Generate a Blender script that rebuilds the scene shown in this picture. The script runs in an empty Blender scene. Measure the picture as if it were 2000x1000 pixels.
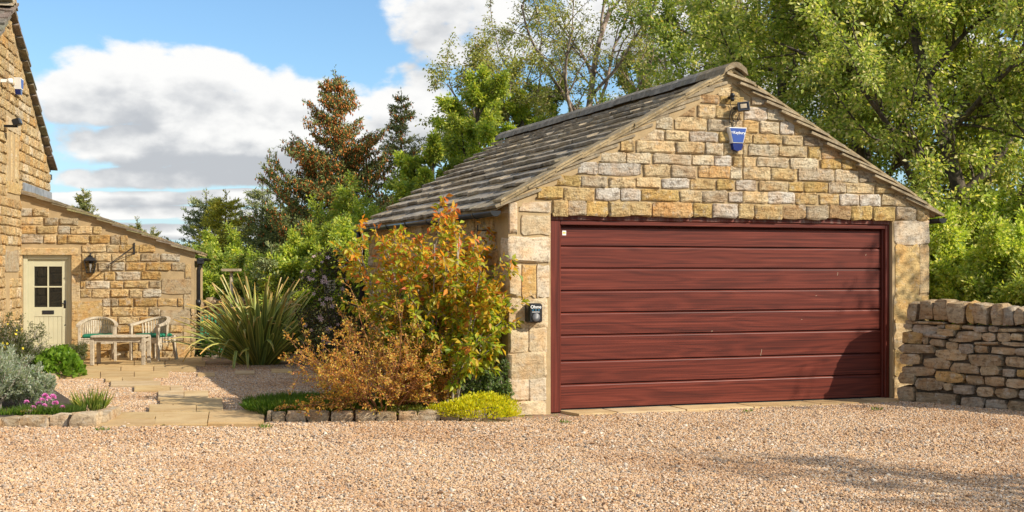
import bpy, math, random
import numpy as np
from mathutils import Vector, Matrix, noise as mnoise

S = bpy.context.scene
COL = S.collection
F, H, HY = 2515.0, 1.55, 530.0          # focal length in photo pixels, eye height, horizon row

# ------------------------------------------------------------------ camera, light, exposure
cd = bpy.data.cameras.new('camera')
cam = bpy.data.objects.new('camera', cd)
COL.objects.link(cam)
cam.location = (0, 0, H)
cam.rotation_euler = (math.radians(90), 0, 0)
cd.sensor_width = 36.0
cd.lens = F / 2000 * 36
cd.shift_y = (HY - 500) / 2000
cd.clip_end = 3000
S.camera = cam

SUN = Vector((1.33, -0.66, 1.0)).normalized()      # towards the sun
SUN_EL = math.asin(SUN.z)
SUN_STRENGTH, SKY_STRENGTH, EXPOSURE = 4.7, 0.13, 0.40

S.view_settings.view_transform = 'Standard'
S.view_settings.look = 'None'
S.view_settings.gamma = 1
S.view_settings.use_curve_mapping = False
S.view_settings.exposure = EXPOSURE
S.cycles.use_denoising = True
S.cycles.max_bounces = 8
S.cycles.transparent_max_bounces = 8
S.cycles.sample_clamp_indirect = 6


ld = bpy.data.lights.new('sun', 'SUN')
ld.energy = SUN_STRENGTH
ld.angle = math.radians(0.5)
ld.color = (1.0, 0.91, 0.76)
sun = bpy.data.objects.new('sun', ld)
COL.objects.link(sun)
sun.rotation_euler = SUN.to_track_quat('Z', 'Y').to_euler()
sun.location = (20, -10, 20)


# ------------------------------------------------------------------ node helpers
class E:
    """a node socket with arithmetic"""
    def __init__(s, nt, sock): s.nt, s.s = nt, sock
    def op(s, o, b=None, c=None, clamp=False):
        n = s.nt.nodes.new('ShaderNodeMath'); n.operation = o; n.use_clamp = clamp
        for i, v in enumerate((s, b, c)):
            if v is None: continue
            if isinstance(v, E): s.nt.links.new(v.s, n.inputs[i])
            else: n.inputs[i].default_value = v
        return E(s.nt, n.outputs[0])
    def __add__(s, b): return s.op('ADD', b)
    __radd__ = __add__
    def __sub__(s, b): return s.op('SUBTRACT', b)
    def __rsub__(s, b): return (s * -1) + b
    def __mul__(s, b): return s.op('MULTIPLY', b)
    __rmul__ = __mul__
    def __truediv__(s, b): return s.op('DIVIDE', b)
    def max(s, b): return s.op('MAXIMUM', b)
    def min(s, b): return s.op('MINIMUM', b)
    def clamp(s): return s.op('ADD', 0.0, clamp=True)
    def smooth(s, lo, hi):
        n = s.nt.nodes.new('ShaderNodeMapRange'); n.interpolation_type = 'SMOOTHSTEP'
        s.nt.links.new(s.s, n.inputs[0]); n.inputs[1].default_value = lo; n.inputs[2].default_value = hi
        return E(s.nt, n.outputs[0])


def link(nt, v, sock):
    if isinstance(v, E): nt.links.new(v.s, sock)
    elif hasattr(v, 'node'): nt.links.new(v, sock)
    else: sock.default_value = v


def comb(nt, x, y, z):
    n = nt.nodes.new('ShaderNodeCombineXYZ')
    for i, v in enumerate((x, y, z)): link(nt, v, n.inputs[i])
    return n.outputs[0]


def sepxyz(nt, sock):
    n = nt.nodes.new('ShaderNodeSeparateXYZ'); nt.links.new(sock, n.inputs[0])
    return [E(nt, o) for o in n.outputs]


def noise(nt, vec, scale, detail=4, rough=0.55, out=0, dist=0.0):
    n = nt.nodes.new('ShaderNodeTexNoise')
    if vec is not None: nt.links.new(vec, n.inputs['Vector'])
    n.inputs['Scale'].default_value = scale; n.inputs['Detail'].default_value = detail
    n.inputs['Roughness'].default_value = rough; n.inputs['Distortion'].default_value = dist
    return E(nt, n.outputs[out]) if out == 0 else n.outputs[out]


def mixc(nt, fac, a, b, mode='MIX'):
    n = nt.nodes.new('ShaderNodeMix'); n.data_type = 'RGBA'; n.blend_type = mode; n.clamp_factor = True
    link(nt, fac, n.inputs[0])
    for v, i in ((a, 6), (b, 7)):
        if isinstance(v, tuple): n.inputs[i].default_value = (*v[:3], 1)
        else: link(nt, v, n.inputs[i])
    return n.outputs[2]


def ramp(nt, fac, stops):
    n = nt.nodes.new('ShaderNodeValToRGB'); link(nt, fac, n.inputs[0])
    e = n.color_ramp.elements
    while len(e) < len(stops): e.new(0.5)
    for k, (p, c) in enumerate(stops):
        e[k].position = p; e[k].color = (*c, 1)
    return n.outputs[0]


def newmat(name):
    m = bpy.data.materials.new(name); m.use_nodes = True
    nt = m.node_tree; nt.nodes.clear()
    out = nt.nodes.new('ShaderNodeOutputMaterial')
    b = nt.nodes.new('ShaderNodeBsdfPrincipled')
    nt.links.new(b.outputs[0], out.inputs[0])
    return m, nt, b, out


def bump(nt, b, height, strength=0.5, dist=0.01):
    n = nt.nodes.new('ShaderNodeBump'); n.inputs['Strength'].default_value = strength
    n.inputs['Distance'].default_value = dist
    link(nt, height, n.inputs['Height']); nt.links.new(n.outputs[0], b.inputs['Normal'])
    return n


def wpos(nt):
    return nt.nodes.new('ShaderNodeNewGeometry').outputs['Position']


def objcoord(nt):
    return nt.nodes.new('ShaderNodeTexCoord').outputs['Object']


# ------------------------------------------------------------------ sky with cumulus
world = bpy.data.worlds.new('World'); S.world = world
world.use_nodes = True
world.cycles.sampling_method = 'MANUAL'; world.cycles.sample_map_resolution = 512
nt = world.node_tree; nt.nodes.clear()
wout = nt.nodes.new('ShaderNodeOutputWorld')
bg = nt.nodes.new('ShaderNodeBackground'); nt.links.new(bg.outputs[0], wout.inputs[0])
sky = nt.nodes.new('ShaderNodeTexSky'); sky.sky_type = 'NISHITA'; sky.sun_disc = False
sky.sun_elevation = SUN_EL
sky.sun_rotation = math.atan2(SUN.x, SUN.y)
sky.air_density = 1.0; sky.dust_density = 0.6; sky.ozone_density = 1.6
tc = nt.nodes.new('ShaderNodeTexCoord').outputs['Generated']
dx, dy, dz = sepxyz(nt, tc)
ysafe = dy.max(0.05)
ca, ce = dx / ysafe, dz / ysafe                                    # bearing and height of the view ray, north side
def cumulus(ox, oz, det):
    """billowy height field on the sky dome"""
    v = comb(nt, dx + ox, dy, dz * 1.7 + oz)
    w = noise(nt, v, 7.0, 3, .5, out=1)
    sc_ = nt.nodes.new('ShaderNodeVectorMath'); sc_.operation = 'MULTIPLY_ADD'
    nt.links.new(w, sc_.inputs[0]); sc_.inputs[1].default_value = (.07, .07, .07); nt.links.new(v, sc_.inputs[2])
    vo = nt.nodes.new('ShaderNodeTexVoronoi'); vo.inputs['Scale'].default_value = 17
    vo.inputs['Detail'].default_value = 1.6; vo.inputs['Roughness'].default_value = .5; vo.inputs['Lacunarity'].default_value = 2.4; vo.normalize = True
    nt.links.new(sc_.outputs[0], vo.inputs['Vector'])
    f = noise(nt, v, 6.5, det, .58)
    return (f - .5) * 1.7 + (.40 - E(nt, vo.outputs['Distance'])) * .75


n1 = cumulus(0, 0, 9)
n2 = cumulus(.008, .034, 7)                                         # the same field a step towards the sun
nv = comb(nt, dx, dy, dz * 1.7)
lowf = noise(nt, nv, 2.2, 3, 0.5)


def clouds_at(oa, oe):
    """where the photograph's clouds stand, as soft ellipses of bearing and height"""
    r = None
    for px, py, rx, ry in ((340, 165, 250, 78), (160, 190, 130, 62), (390, 130, 110, 48), (500, 190, 150, 74), (610, 215, 150, 84), (800, 215, 95, 92), (700, 290, 120, 60),
                           (130, 285, 110, 44), (270, 290, 190, 44), (440, 275, 190, 46), (230, 345, 220, 22), (590, 335, 130, 26), (400, 330, 90, 16),
                           (930, 55, 185, 88), (1200, 60, 300, 90), (200, 388, 190, 14), (480, 385, 120, 13), (270, 415, 180, 12), (540, 425, 200, 14),
                           (330, 452, 260, 14), (1700, 150, 500, 80)):
        u = (ca + (oa - (px - 1000) / F)) * (F / rx); v = (ce + (oe - (HY - py) / F)) * (F / ry)
        b_ = 1.0 - (u * u + v * v)
        r = b_ if r is None else r.max(b_)
    return r.max(-1.2).min(.75)


front = dy.smooth(0.82, 0.90)
high = 1.0 - dz.smooth(0.22, 0.30)
inwin = front * high
gen = (lowf - 0.50) * 4.0
def density(bl, n): return (bl * inwin + gen * (1.0 - inwin)) * .42 + n * 1.5 - .02
dens = density(clouds_at(0, 0), n1)
dens2 = density(clouds_at(.008, .022), n2)
cover = dens.smooth(-0.02, 0.24) * dz.smooth(-0.01, 0.03)
lit = (dens - dens2) * 1.6 + 0.50 + (lowf - 0.5) * 0.5
edge = 1.0 - dens.smooth(0.05, 0.65)
lit = (lit * 0.85 + edge * 0.34 - .08).clamp()
skycol = sky.outputs[0]
CL = 0.93 / SKY_STRENGTH
ccol = mixc(nt, lit.smooth(0.0, 0.95), (0.45 * CL, 0.465 * CL, 0.49 * CL), (0.83 * CL, 0.82 * CL, 0.80 * CL))
hz = 1.0 - dz.smooth(0.0, 0.16)
skyt = mixc(nt, 1.0, skycol, (0.70, 0.88, 1.01), 'MULTIPLY')
skyt = mixc(nt, hz * 0.45, skyt, (0.43 * CL, 0.60 * CL, 0.78 * CL))
fin = mixc(nt, cover * 0.97, skyt, ccol)
nt.links.new(fin, bg.inputs[0])
bg.inputs[1].default_value = SKY_STRENGTH


# ------------------------------------------------------------------ object helpers
def px3(px, py, Y): return Vector(((px - 1000) / F * Y, Y, H - (py - HY) / F * Y))
def gnd(px, py):
    Y = H * F / (py - HY)
    return Vector(((px - 1000) / F * Y, Y, 0))


def tag(o, label=None, cat=None, group=None, kind=None):
    if label: o['label'] = label
    if cat: o['category'] = cat
    if group: o['group'] = group
    if kind: o['kind'] = kind
    return o


def link_obj(name, data, parent=None):
    o = bpy.data.objects.new(name, data); COL.objects.link(o)
    if parent is not None: o.parent = parent
    return o


def empty(name, loc, rz=0.0, label=None, cat=None, group=None, kind=None):
    o = bpy.data.objects.new(name, None); COL.objects.link(o)
    o.empty_display_size = 0.2
    o.location = loc; o.rotation_euler = (0, 0, rz)
    return tag(o, label, cat, group, kind)


class MB:
    def __init__(s): s.v, s.f = [], []
    def add(s, vs, fs):
        k = len(s.v); s.v += [tuple(p) for p in vs]; s.f += [tuple(i + k for i in f) for f in fs]; return s
    def box(s, x0, x1, y0, y1, z0, z1, M=None):
        vs = [Vector(p) for p in ((x0, y0, z0), (x1, y0, z0), (x1, y1, z0), (x0, y1, z0), (x0, y0, z1), (x1, y0, z1), (x1, y1, z1), (x0, y1, z1))]
        if M: vs = [M @ p for p in vs]
        return s.add(vs, [(0, 3, 2, 1), (4, 5, 6, 7), (0, 1, 5, 4), (1, 2, 6, 5), (2, 3, 7, 6), (3, 0, 4, 7)])
    def bev(s, x0, x1, y0, y1, z0, z1, b=0.006, M=None):
        """box with chamfered edges"""
        vs = []
        for zz, ins in ((z0, b), (z0 + b, 0), (z1 - b, 0), (z1, b)):
            a0, a1, c0, c1 = x0 + ins, x1 - ins, y0 + ins, y1 - ins
            vs += [(a0 + b, c0, zz), (a1 - b, c0, zz), (a1, c0 + b, zz), (a1, c1 - b, zz), (a1 - b, c1, zz), (a0 + b, c1, zz), (a0, c1 - b, zz), (a0, c0 + b, zz)]
        fs = [tuple(range(7, -1, -1)), tuple(range(24, 32))]
        for r in range(3):
            for i in range(8):
                j = (i + 1) % 8
                fs.append((r * 8 + i, r * 8 + j, r * 8 + 8 + j, r * 8 + 8 + i))
        vs = [Vector(p) for p in vs]
        if M: vs = [M @ p for p in vs]
        return s.add(vs, fs)
    def prism(s, poly, y0, y1, axis='y'):
        """polygon in x,z extruded along y (axis y) or polygon in x,y extruded along z (axis z)"""
        n = len(poly)
        mk = (lambda p, d: (p[0], d, p[1])) if axis == 'y' else (lambda p, d: (p[0], p[1], d))
        vs = [mk(p, y0) for p in poly] + [mk(p, y1) for p in poly]
        fs = [tuple(range(n)), tuple(range(2 * n - 1, n - 1, -1))]
        for i in range(n):
            j = (i + 1) % n; fs.append((j, i, n + i, n + j))
        return s.add(vs, fs)
    def tube(s, pts, rad, sides=6, cap=True):
        pts = [Vector(p) for p in pts]
        if not hasattr(rad, '__len__'): rad = [rad] * len(pts)
        k = len(s.v); n = len(pts); up = None
        for i, p in enumerate(pts):
            t = (pts[min(i + 1, n - 1)] - pts[max(i - 1, 0)])
            if t.length < 1e-9: t = Vector((0, 0, 1))
            t.normalize()
            if up is None: up = Vector((1, 0, 0)) if abs(t.x) < .8 else Vector((0, 1, 0))
            a = (up - t * up.dot(t))
            if a.length < 1e-6: a = t.orthogonal()
            a.normalize(); up = a; b = t.cross(a)
            for q in range(sides):
                an = 2 * math.pi * q / sides
                s.v.append(tuple(p + (a * math.cos(an) + b * math.sin(an)) * rad[i]))
        for i in range(n - 1):
            for q in range(sides):
                r = (q + 1) % sides
                s.f.append((k + i * sides + q, k + i * sides + r, k + (i + 1) * sides + r, k + (i + 1) * sides + q))
        if cap:
            s.f.append(tuple(k + q for q in range(sides - 1, -1, -1)))
            s.f.append(tuple(k + (n - 1) * sides + q for q in range(sides)))
        return s
    def lathe(s, prof, sides=16, c=(0, 0, 0), M=None):
        k = len(s.v)
        for r, z in prof:
            for q in range(sides):
                an = 2 * math.pi * q / sides
                p = Vector((c[0] + r * math.cos(an), c[1] + r * math.sin(an), c[2] + z))
                s.v.append(tuple(M @ p if M else p))
        for i in range(len(prof) - 1):
            for q in range(sides):
                r = (q + 1) % sides
                s.f.append((k + i * sides + q, k + i * sides + r, k + (i + 1) * sides + r, k + (i + 1) * sides + q))
        s.f.append(tuple(k + q for q in range(sides - 1, -1, -1)))
        s.f.append(tuple(k + (len(prof) - 1) * sides + q for q in range(sides)))
        return s
    def sweep(s, pts, w, h, upv=(0, 0, 1)):
        """rectangular section swept along pts: w sideways, h along up"""
        pts = [Vector(p) for p in pts]; k = len(s.v); n = len(pts); up = Vector(upv)
        for i, p in enumerate(pts):
            t = (pts[min(i + 1, n - 1)] - pts[max(i - 1, 0)]).normalized()
            side = t.cross(up).normalized(); u2 = side.cross(t).normalized()
            for a, b in ((-1, -1), (1, -1), (1, 1), (-1, 1)):
                s.v.append(tuple(p + side * (a * w / 2) + u2 * (b * h / 2)))
        for i in range(n - 1):
            for q in range(4):
                r = (q + 1) % 4
                s.f.append((k + i * 4 + q, k + i * 4 + r, k + i * 4 + 4 + r, k + i * 4 + 4 + q))
        s.f.append((k + 3, k + 2, k + 1, k)); e = k + (n - 1) * 4; s.f.append((e, e + 1, e + 2, e + 3))
        return s
    def mesh(s, name, mat, smooth=False):
        me = bpy.data.meshes.new(name); me.from_pydata(s.v, [], s.f)
        if mat is not None: me.materials.append(mat)
        if smooth: me.shade_smooth()
        me.update(); return me
    def build(s, name, mat, parent=None, smooth=False):
        return link_obj(name, s.mesh(name, mat, smooth), parent)


def np_mesh(name, verts, faces, mat, cols=None, smooth=False):
    """verts (n,3) array, faces (m,k) array of equal-size polygons, cols (n,3) point colours"""
    me = bpy.data.meshes.new(name)
    nv_, (m, k) = len(verts), faces.shape
    me.vertices.add(nv_); me.vertices.foreach_set('co', np.ascontiguousarray(verts, dtype=np.float32).ravel())
    me.loops.add(m * k); me.loops.foreach_set('vertex_index', np.ascontiguousarray(faces, dtype=np.int32).ravel())
    me.polygons.add(m); me.polygons.foreach_set('loop_start', np.arange(0, m * k, k, dtype=np.int32))
    me.update(calc_edges=True)
    if cols is not None:
        a = me.color_attributes.new('col', 'FLOAT_COLOR', 'POINT')
        a.data.foreach_set('color', np.concatenate([cols, np.ones((nv_, 1))], 1).astype(np.float32).ravel())
    if mat is not None: me.materials.append(mat)
    if smooth: me.shade_smooth()
    me.validate()
    return me


def unit(a): return a / np.maximum(np.linalg.norm(a, axis=1, keepdims=True), 1e-9)


def leaves(name, parent, mat, P, D, N, L, W, col, fold=0.18, shape=0.42, curl=0.0):
    """one mesh of folded leaves: base P, direction D, face normal N, length L, width W, colour col (arrays)"""
    D = unit(D); B = unit(np.cross(D, N)); N2 = unit(np.cross(B, D))
    L = L[:, None]; W = W[:, None]
    base, tip = P, P + D * L - N2 * (L * curl)
    mid = P + D * (L * shape)
    l = mid - B * W * .5 + N2 * (W * fold); r = mid + B * W * .5 + N2 * (W * fold)
    n = len(P)
    V = np.stack([base, r, tip, l], 1).reshape(-1, 3)
    i = np.arange(n)[:, None] * 4
    Fc = np.concatenate([i + np.array([[0, 1, 2]]), i + np.array([[0, 2, 3]])], 1).reshape(-1, 3)
    C = np.repeat(col, 4, 0)
    return link_obj(name, np_mesh(name, V, Fc, mat, C), parent)


# ------------------------------------------------------------------ materials
def plain(name, col, rough=0.6, metal=0.0, var=0.12, scale=8.0, bmp=0.0):
    m, nt, b, _ = newmat(name)
    p = objcoord(nt)
    n = noise(nt, p, scale, 5)
    c = mixc(nt, n.smooth(.3, .7), tuple(x * (1 - var) for x in col), tuple(min(1, x * (1 + var)) for x in col))
    nt.links.new(c, b.inputs['Base Color'])
    b.inputs['Roughness'].default_value = rough; b.inputs['Metallic'].default_value = metal
    if bmp: bump(nt, b, noise(nt, p, scale * 6, 4), bmp, 0.004)
    return m


def stone_mat(name, speck=0.62, bstr=1.0, lichen=0.25):
    """sandstone: the block's own colour (object colour) with grain, iron stains, sooty patches and pale lichen"""
    m, nt, b, _ = newmat(name)
    oi = nt.nodes.new('ShaderNodeObjectInfo')
    p = wpos(nt)
    big = noise(nt, p, 5.0, 4, .6); mid = noise(nt, p, 17.0, 5, .65); fine = noise(nt, p, 85.0, 4, .7)
    oc = oi.outputs['Color']
    def mul(v, k): return mixc(nt, 1.0, v, k, 'MULTIPLY')
    x, y, z = sepxyz(nt, p)
    bed = noise(nt, comb(nt, x * 7.0, y * 7.0, z * 34.0), 1.0, 5, .65)                # bedding streaks
    pit = noise(nt, p, 48.0, 5, .7)
    c = mixc(nt, big.smooth(.40, .70) * .6, oc, mul(oc, (1.06, .80, .56)))
    c = mixc(nt, noise(nt, p, 9.0, 6, .7).smooth(.52, .66) * (lichen + .25), c, (.58, .53, .44))
    c = mixc(nt, bed.smooth(.46, .64) * speck * 1.3, c, mul(c, (.60, .53, .46)))
    c = mixc(nt, mid.smooth(.52, .64) * speck * 1.3, c, mul(c, (.42, .39, .37)))
    c = mixc(nt, noise(nt, p, 26.0, 5, .7).smooth(.55, .66) * .5, c, mul(c, (1.35, 1.32, 1.25)))
    c = mixc(nt, (1.0 - pit.smooth(.30, .46)) * .75, c, mul(c, (.34, .30, .27)))
    c = mixc(nt, fine.smooth(.55, .75) * .35, c, mul(c, (1.25, 1.22, 1.18)))
    nt.links.new(c, b.inputs['Base Color'])
    b.inputs['Roughness'].default_value = .92; b.inputs['Specular IOR Level'].default_value = .15
    h = mid * .8 + fine * .4 + pit * .8 + bed * .5
    bump(nt, b, h, bstr, 0.036)
    return m


M = {}
M['stone'] = stone_mat('sandstone')
M['drystone'] = stone_mat('dry_stone', .5, .6, .3)
M['ashlar'] = stone_mat('dressed_stone', .4, .45, .2)


def mortar():
    m, nt, b, _ = newmat('lime_mortar')
    p = wpos(nt); n = noise(nt, p, 6, 5); f = noise(nt, p, 120, 3, .7)
    c = mixc(nt, n.smooth(.3, .7), (.50, .365, .20), (.40, .29, .16))
    c = mixc(nt, (1.0 - f.smooth(.3, .6)) * .35, c, (.2, .15, .09))
    nt.links.new(c, b.inputs['Base Color']); b.inputs['Roughness'].default_value = .95
    b.inputs['Specular IOR Level'].default_value = .1
    bump(nt, b, n * .5 + f * .5, .6, .008); return m


M['mortar'] = mortar()


def slate_mat():
    m, nt, b, _ = newmat('stone_slate')
    oi = nt.nodes.new('ShaderNodeObjectInfo'); p = wpos(nt)
    n = noise(nt, p, 7, 5, .6); n2_ = noise(nt, p, 30, 5, .7); f = noise(nt, p, 120, 3, .7)
    c = mixc(nt, n.smooth(.40, .66), mixc(nt, 1.0, oi.outputs['Color'], (.62, .61, .60), 'MULTIPLY'), oi.outputs['Color'])
    c = mixc(nt, n2_.smooth(.56, .66) * .6, c, (.40, .385, .32))
    c = mixc(nt, noise(nt, p, 2.6, 6, .7).smooth(.56, .70) * .6, c, (.17, .15, .06))
    c = mixc(nt, (1.0 - f.smooth(.3, .6)) * .4, c, (.06, .052, .045))
    nt.links.new(c, b.inputs['Base Color']); b.inputs['Roughness'].default_value = .85
    b.inputs['Specular IOR Level'].default_value = .25
    bump(nt, b, n2_ * .7 + f * .3, .9, .015); return m


M['slate'] = slate_mat()


def flag_mat():
    m, nt, b, _ = newmat('yorkstone_flag')
    oi = nt.nodes.new('ShaderNodeObjectInfo'); p = wpos(nt)
    n = noise(nt, p, 3, 5, .6); f = noise(nt, p, 60, 5, .7)
    c = mixc(nt, n.smooth(.35, .7), oi.outputs['Color'], mixc(nt, 1.0, oi.outputs['Color'], (.80, .72, .62), 'MULTIPLY'))
    c = mixc(nt, (1.0 - f.smooth(.28, .55)) * .45, c, mixc(nt, 1.0, c, (.6, .55, .5), 'MULTIPLY'))
    nt.links.new(c, b.inputs['Base Color']); b.inputs['Roughness'].default_value = .85
    bump(nt, b, n + f * .3, .35, .01); return m


M['flag'] = flag_mat()


def door_wood():
    m, nt, b, _ = newmat('mahogany_woodgrain')
    oi = nt.nodes.new('ShaderNodeObjectInfo')
    x, y, z = sepxyz(nt, objcoord(nt))
    r = E(nt, oi.outputs['Random'])
    xo = x + r * 37.0; zo = z + r * 11.0
    big = noise(nt, comb(nt, xo * .42, r * 9.0, zo * 4.6), 1.0, 2, .45)
    ring = (big * 62.0 + z * 24.0).op('SINE') * .5 + .5
    streak = noise(nt, comb(nt, xo * .6, 0.0, zo * 120.0), 1.0, 5, .65)
    broad = noise(nt, comb(nt, xo * .35, 3.0, zo * 48.0), 1.0, 4, .6)
    t = (ring * .20 + streak.smooth(.32, .68) * .44 + broad.smooth(.3, .7) * .36)
    c = ramp(nt, t, [(0.0, (.026, .0056, .0044)), (.34, (.085, .0160, .0095)), (.68, (.150, .0285, .0165)), (1.0, (.222, .052, .030))])
    nt.links.new(c, b.inputs['Base Color']); b.inputs['Roughness'].default_value = .42
    b.inputs['Specular IOR Level'].default_value = .3
    bump(nt, b, streak * .5 + t * .5, .12, .003)
    return m


M['door_wood'] = door_wood()


def dusty(m0):
    m = m0.copy(); m.name = 'dusty_mahogany'; nt = m.node_tree
    b = [n for n in nt.nodes if n.type == 'BSDF_PRINCIPLED'][0]
    src = b.inputs['Base Color'].links[0].from_socket
    x, y, z = sepxyz(nt, wpos(nt))
    run = noise(nt, comb(nt, x * 16.0, y * 16.0, z * 2.0), 1.0, 4, .6)
    f = noise(nt, wpos(nt), 70, 3, .7)
    nt.links.new(mixc(nt, run.smooth(.40, .75) * f.smooth(.25, .6) * .55, src, (.42, .33, .28)), b.inputs['Base Color'])
    b.inputs['Roughness'].default_value = .6
    return m


M['door_dusty'] = dusty(M['door_wood'])


def leaf_mat(name, trans=.46, rough=.45, spec=.35):
    m, nt, b, out = newmat(name)
    a = nt.nodes.new('ShaderNodeAttribute'); a.attribute_name = 'col'
    nt.links.new(a.outputs['Color'], b.inputs['Base Color'])
    b.inputs['Roughness'].default_value = rough; b.inputs['Specular IOR Level'].default_value = spec
    t = nt.nodes.new('ShaderNodeBsdfTranslucent')
    c = mixc(nt, 1.0, a.outputs['Color'], (1.35, 1.35, .65), 'MULTIPLY')
    nt.links.new(c, t.inputs[0])
    mx = nt.nodes.new('ShaderNodeMixShader'); mx.inputs[0].default_value = trans
    nt.links.new(b.outputs[0], mx.inputs[1]); nt.links.new(t.outputs[0], mx.inputs[2])
    nt.links.new(mx.outputs[0], out.inputs[0]); return m


M['leaf'] = leaf_mat('leaf')
M['needle'] = leaf_mat('needle', .12, .6, .2)
M['petal'] = leaf_mat('petal', .3, .6, .2)


def bark(name, c0, c1, sc=14):
    m, nt, b, _ = newmat(name); p = wpos(nt)
    x, y, z = sepxyz(nt, p)
    n = noise(nt, comb(nt, x, y, z * .6), sc, 5, .65)
    nt.links.new(mixc(nt, n.smooth(.38, .62), c0, c1), b.inputs['Base Color'])
    b.inputs['Roughness'].default_value = .9; bump(nt, b, n, .6, .02); return m


M['bark'] = bark('dark_bark', (.045, .034, .024), (.13, .10, .07))
M['birch_bark'] = bark('birch_bark', (.10, .065, .05), (.42, .33, .27), 9)
M['grey_stem'] = bark('grey_stem', (.22, .18, .14), (.45, .39, .32), 30)
M['red_stem'] = bark('orange_stem', (.24, .095, .035), (.42, .20, .08), 30)
M['soil'] = plain('soil', (.055, .038, .025), .95, 0, .4, 20, .8)
M['black'] = plain('black_plastic', (.012, .012, .013), .38, 0, .2)
M['cast_iron'] = plain('painted_iron', (.018, .018, .020), .45, 0, .3, 14, .2)
M['gutter'] = plain('grey_gutter', (.045, .05, .058), .30, 0, .25, 5)
M['cream'] = plain('sage_cream_paint', (.56, .53, .36), .5, 0, .05, 4)
M['white'] = plain('white_plastic', (.80, .79, .76), .4, 0, .04)
M['blue'] = plain('blue_panel', (.025, .075, .32), .35, 0, .06)
M['navy'] = plain('blue_lens', (.008, .022, .15), .15, 0, .1)
M['letter'] = plain('white_print', (.85, .85, .84), .5, 0, .01)
M['teal_led'] = plain('blue_print', (.03, .25, .45), .4, 0, .01)
M['grey'] = plain('grey_plastic', (.10, .10, .105), .45, 0, .06)
M['lead'] = plain('lead_sheet', (.30, .31, .33), .5, .3, .25, 6, .3)
M['cushion'] = plain('green_canvas', (.008, .16, .085), .85, 0, .12, 20, .3)
M['rubber'] = plain('rubber_seal', (.025, .027, .030), .7)
M['hose'] = plain('yellow_hose', (.55, .52, .09), .4, 0, .1)
M['greenmetal'] = plain('green_metal', (.05, .30, .16), .4, 0, .1)
M['pale_wood'] = plain('pale_board', (.50, .40, .27), .8, 0, .2, 10, .3)
M['sticker'] = plain('sticker_yellow', (.75, .55, .12), .5, 0, .02)


def teak():
    m, nt, b, _ = newmat('weathered_teak')
    x, y, z = sepxyz(nt, objcoord(nt)); oi = nt.nodes.new('ShaderNodeObjectInfo')
    r = E(nt, oi.outputs['Random'])
    n = noise(nt, comb(nt, x * 12.0 + r * 9.0, y * 12.0, z * 12.0), 1.6, 6, .65)
    c = mixc(nt, n.smooth(.3, .7), (.58, .49, .36), (.33, .27, .19))
    c = mixc(nt, noise(nt, objcoord(nt), 5, 4).smooth(.55, .75) * .5, c, (.55, .48, .38))
    nt.links.new(c, b.inputs['Base Color']); b.inputs['Roughness'].default_value = .8
    bump(nt, b, n, .4, .004); return m


M['teak'] = teak()


def glass():
    m, nt, b, _ = newmat('dark_window_glass')
    b.inputs['Base Color'].default_value = (.010, .012, .012, 1)
    b.inputs['Roughness'].default_value = .03; b.inputs['Specular IOR Level'].default_value = .6
    return m


M['glass'] = glass()


def lantern_glass():
    m, nt, b, out = newmat('lantern_glass')
    b.inputs['Base Color'].default_value = (.8, .8, .78, 1); b.inputs['Roughness'].default_value = .08
    b.inputs['Transmission Weight'].default_value = 1.0; b.inputs['IOR'].default_value = 1.05
    return m


M['lglass'] = lantern_glass()


def pebble_mat():
    m, nt, b, _ = newmat('gravel_pebble')
    oi = nt.nodes.new('ShaderNodeObjectInfo')
    c = ramp(nt, E(nt, oi.outputs['Random']), [(0.0, (.28, .16, .085)), (.14, (.57, .37, .20)), (.36, (.65, .455, .27)), (.52, (.46, .275, .152)),
                                              (.66, (.66, .50, .35)), (.80, (.34, .25, .18)), (.90, (.76, .67, .54)), (1.0, (.13, .11, .10))])
    n = noise(nt, wpos(nt), 60, 3, .6)
    c = mixc(nt, n.smooth(.35, .7) * .35, c, mixc(nt, 1.0, c, (.75, .66, .58), 'MULTIPLY'))
    c = mixc(nt, noise(nt, wpos(nt), .55, 4, .6).smooth(.42, .68) * .75, c, mixc(nt, 1.0, c, (.80, .70, .62), 'MULTIPLY'))   # worn, finer tracks
    nt.links.new(c, b.inputs['Base Color']); b.inputs['Roughness'].default_value = .75
    b.inputs['Specular IOR Level'].default_value = .25
    return m


M['pebble'] = pebble_mat()


def gravel_base():
    m, nt, b, _ = newmat('gravel_bed')
    p = wpos(nt)
    v = nt.nodes.new('ShaderNodeTexVoronoi'); v.inputs['Scale'].default_value = 58
    nt.links.new(p, v.inputs['Vector'])
    c = mixc(nt, .5, mixc(nt, noise(nt, p, 2).smooth(.3, .7), (.25, .165, .098), (.31, .205, .125)), v.outputs['Color'], 'SOFT_LIGHT')  # brown darker than the pebbles: shade in the gaps is put into the colour
    nt.links.new(c, b.inputs['Base Color']); b.inputs['Roughness'].default_value = .95
    bump(nt, b, E(nt, v.outputs['Distance']), .8, .01); return m


M['gravel'] = gravel_base()


def field_mat():
    m, nt, b, _ = newmat('rough_grass_ground')
    p = wpos(nt); n = noise(nt, p, .7, 6, .6); f = noise(nt, p, 30, 4, .7)
    c = mixc(nt, n.smooth(.3, .7), (.045, .075, .018), (.08, .085, .03))
    c = mixc(nt, f.smooth(.4, .7) * .5, c, (.03, .045, .012))
    nt.links.new(c, b.inputs['Base Color']); b.inputs['Roughness'].default_value = .95
    bump(nt, b, f, .8, .04); return m


M['field'] = field_mat()
# ------------------------------------------------------------------ stone pieces
rng = random.Random(11)


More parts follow.
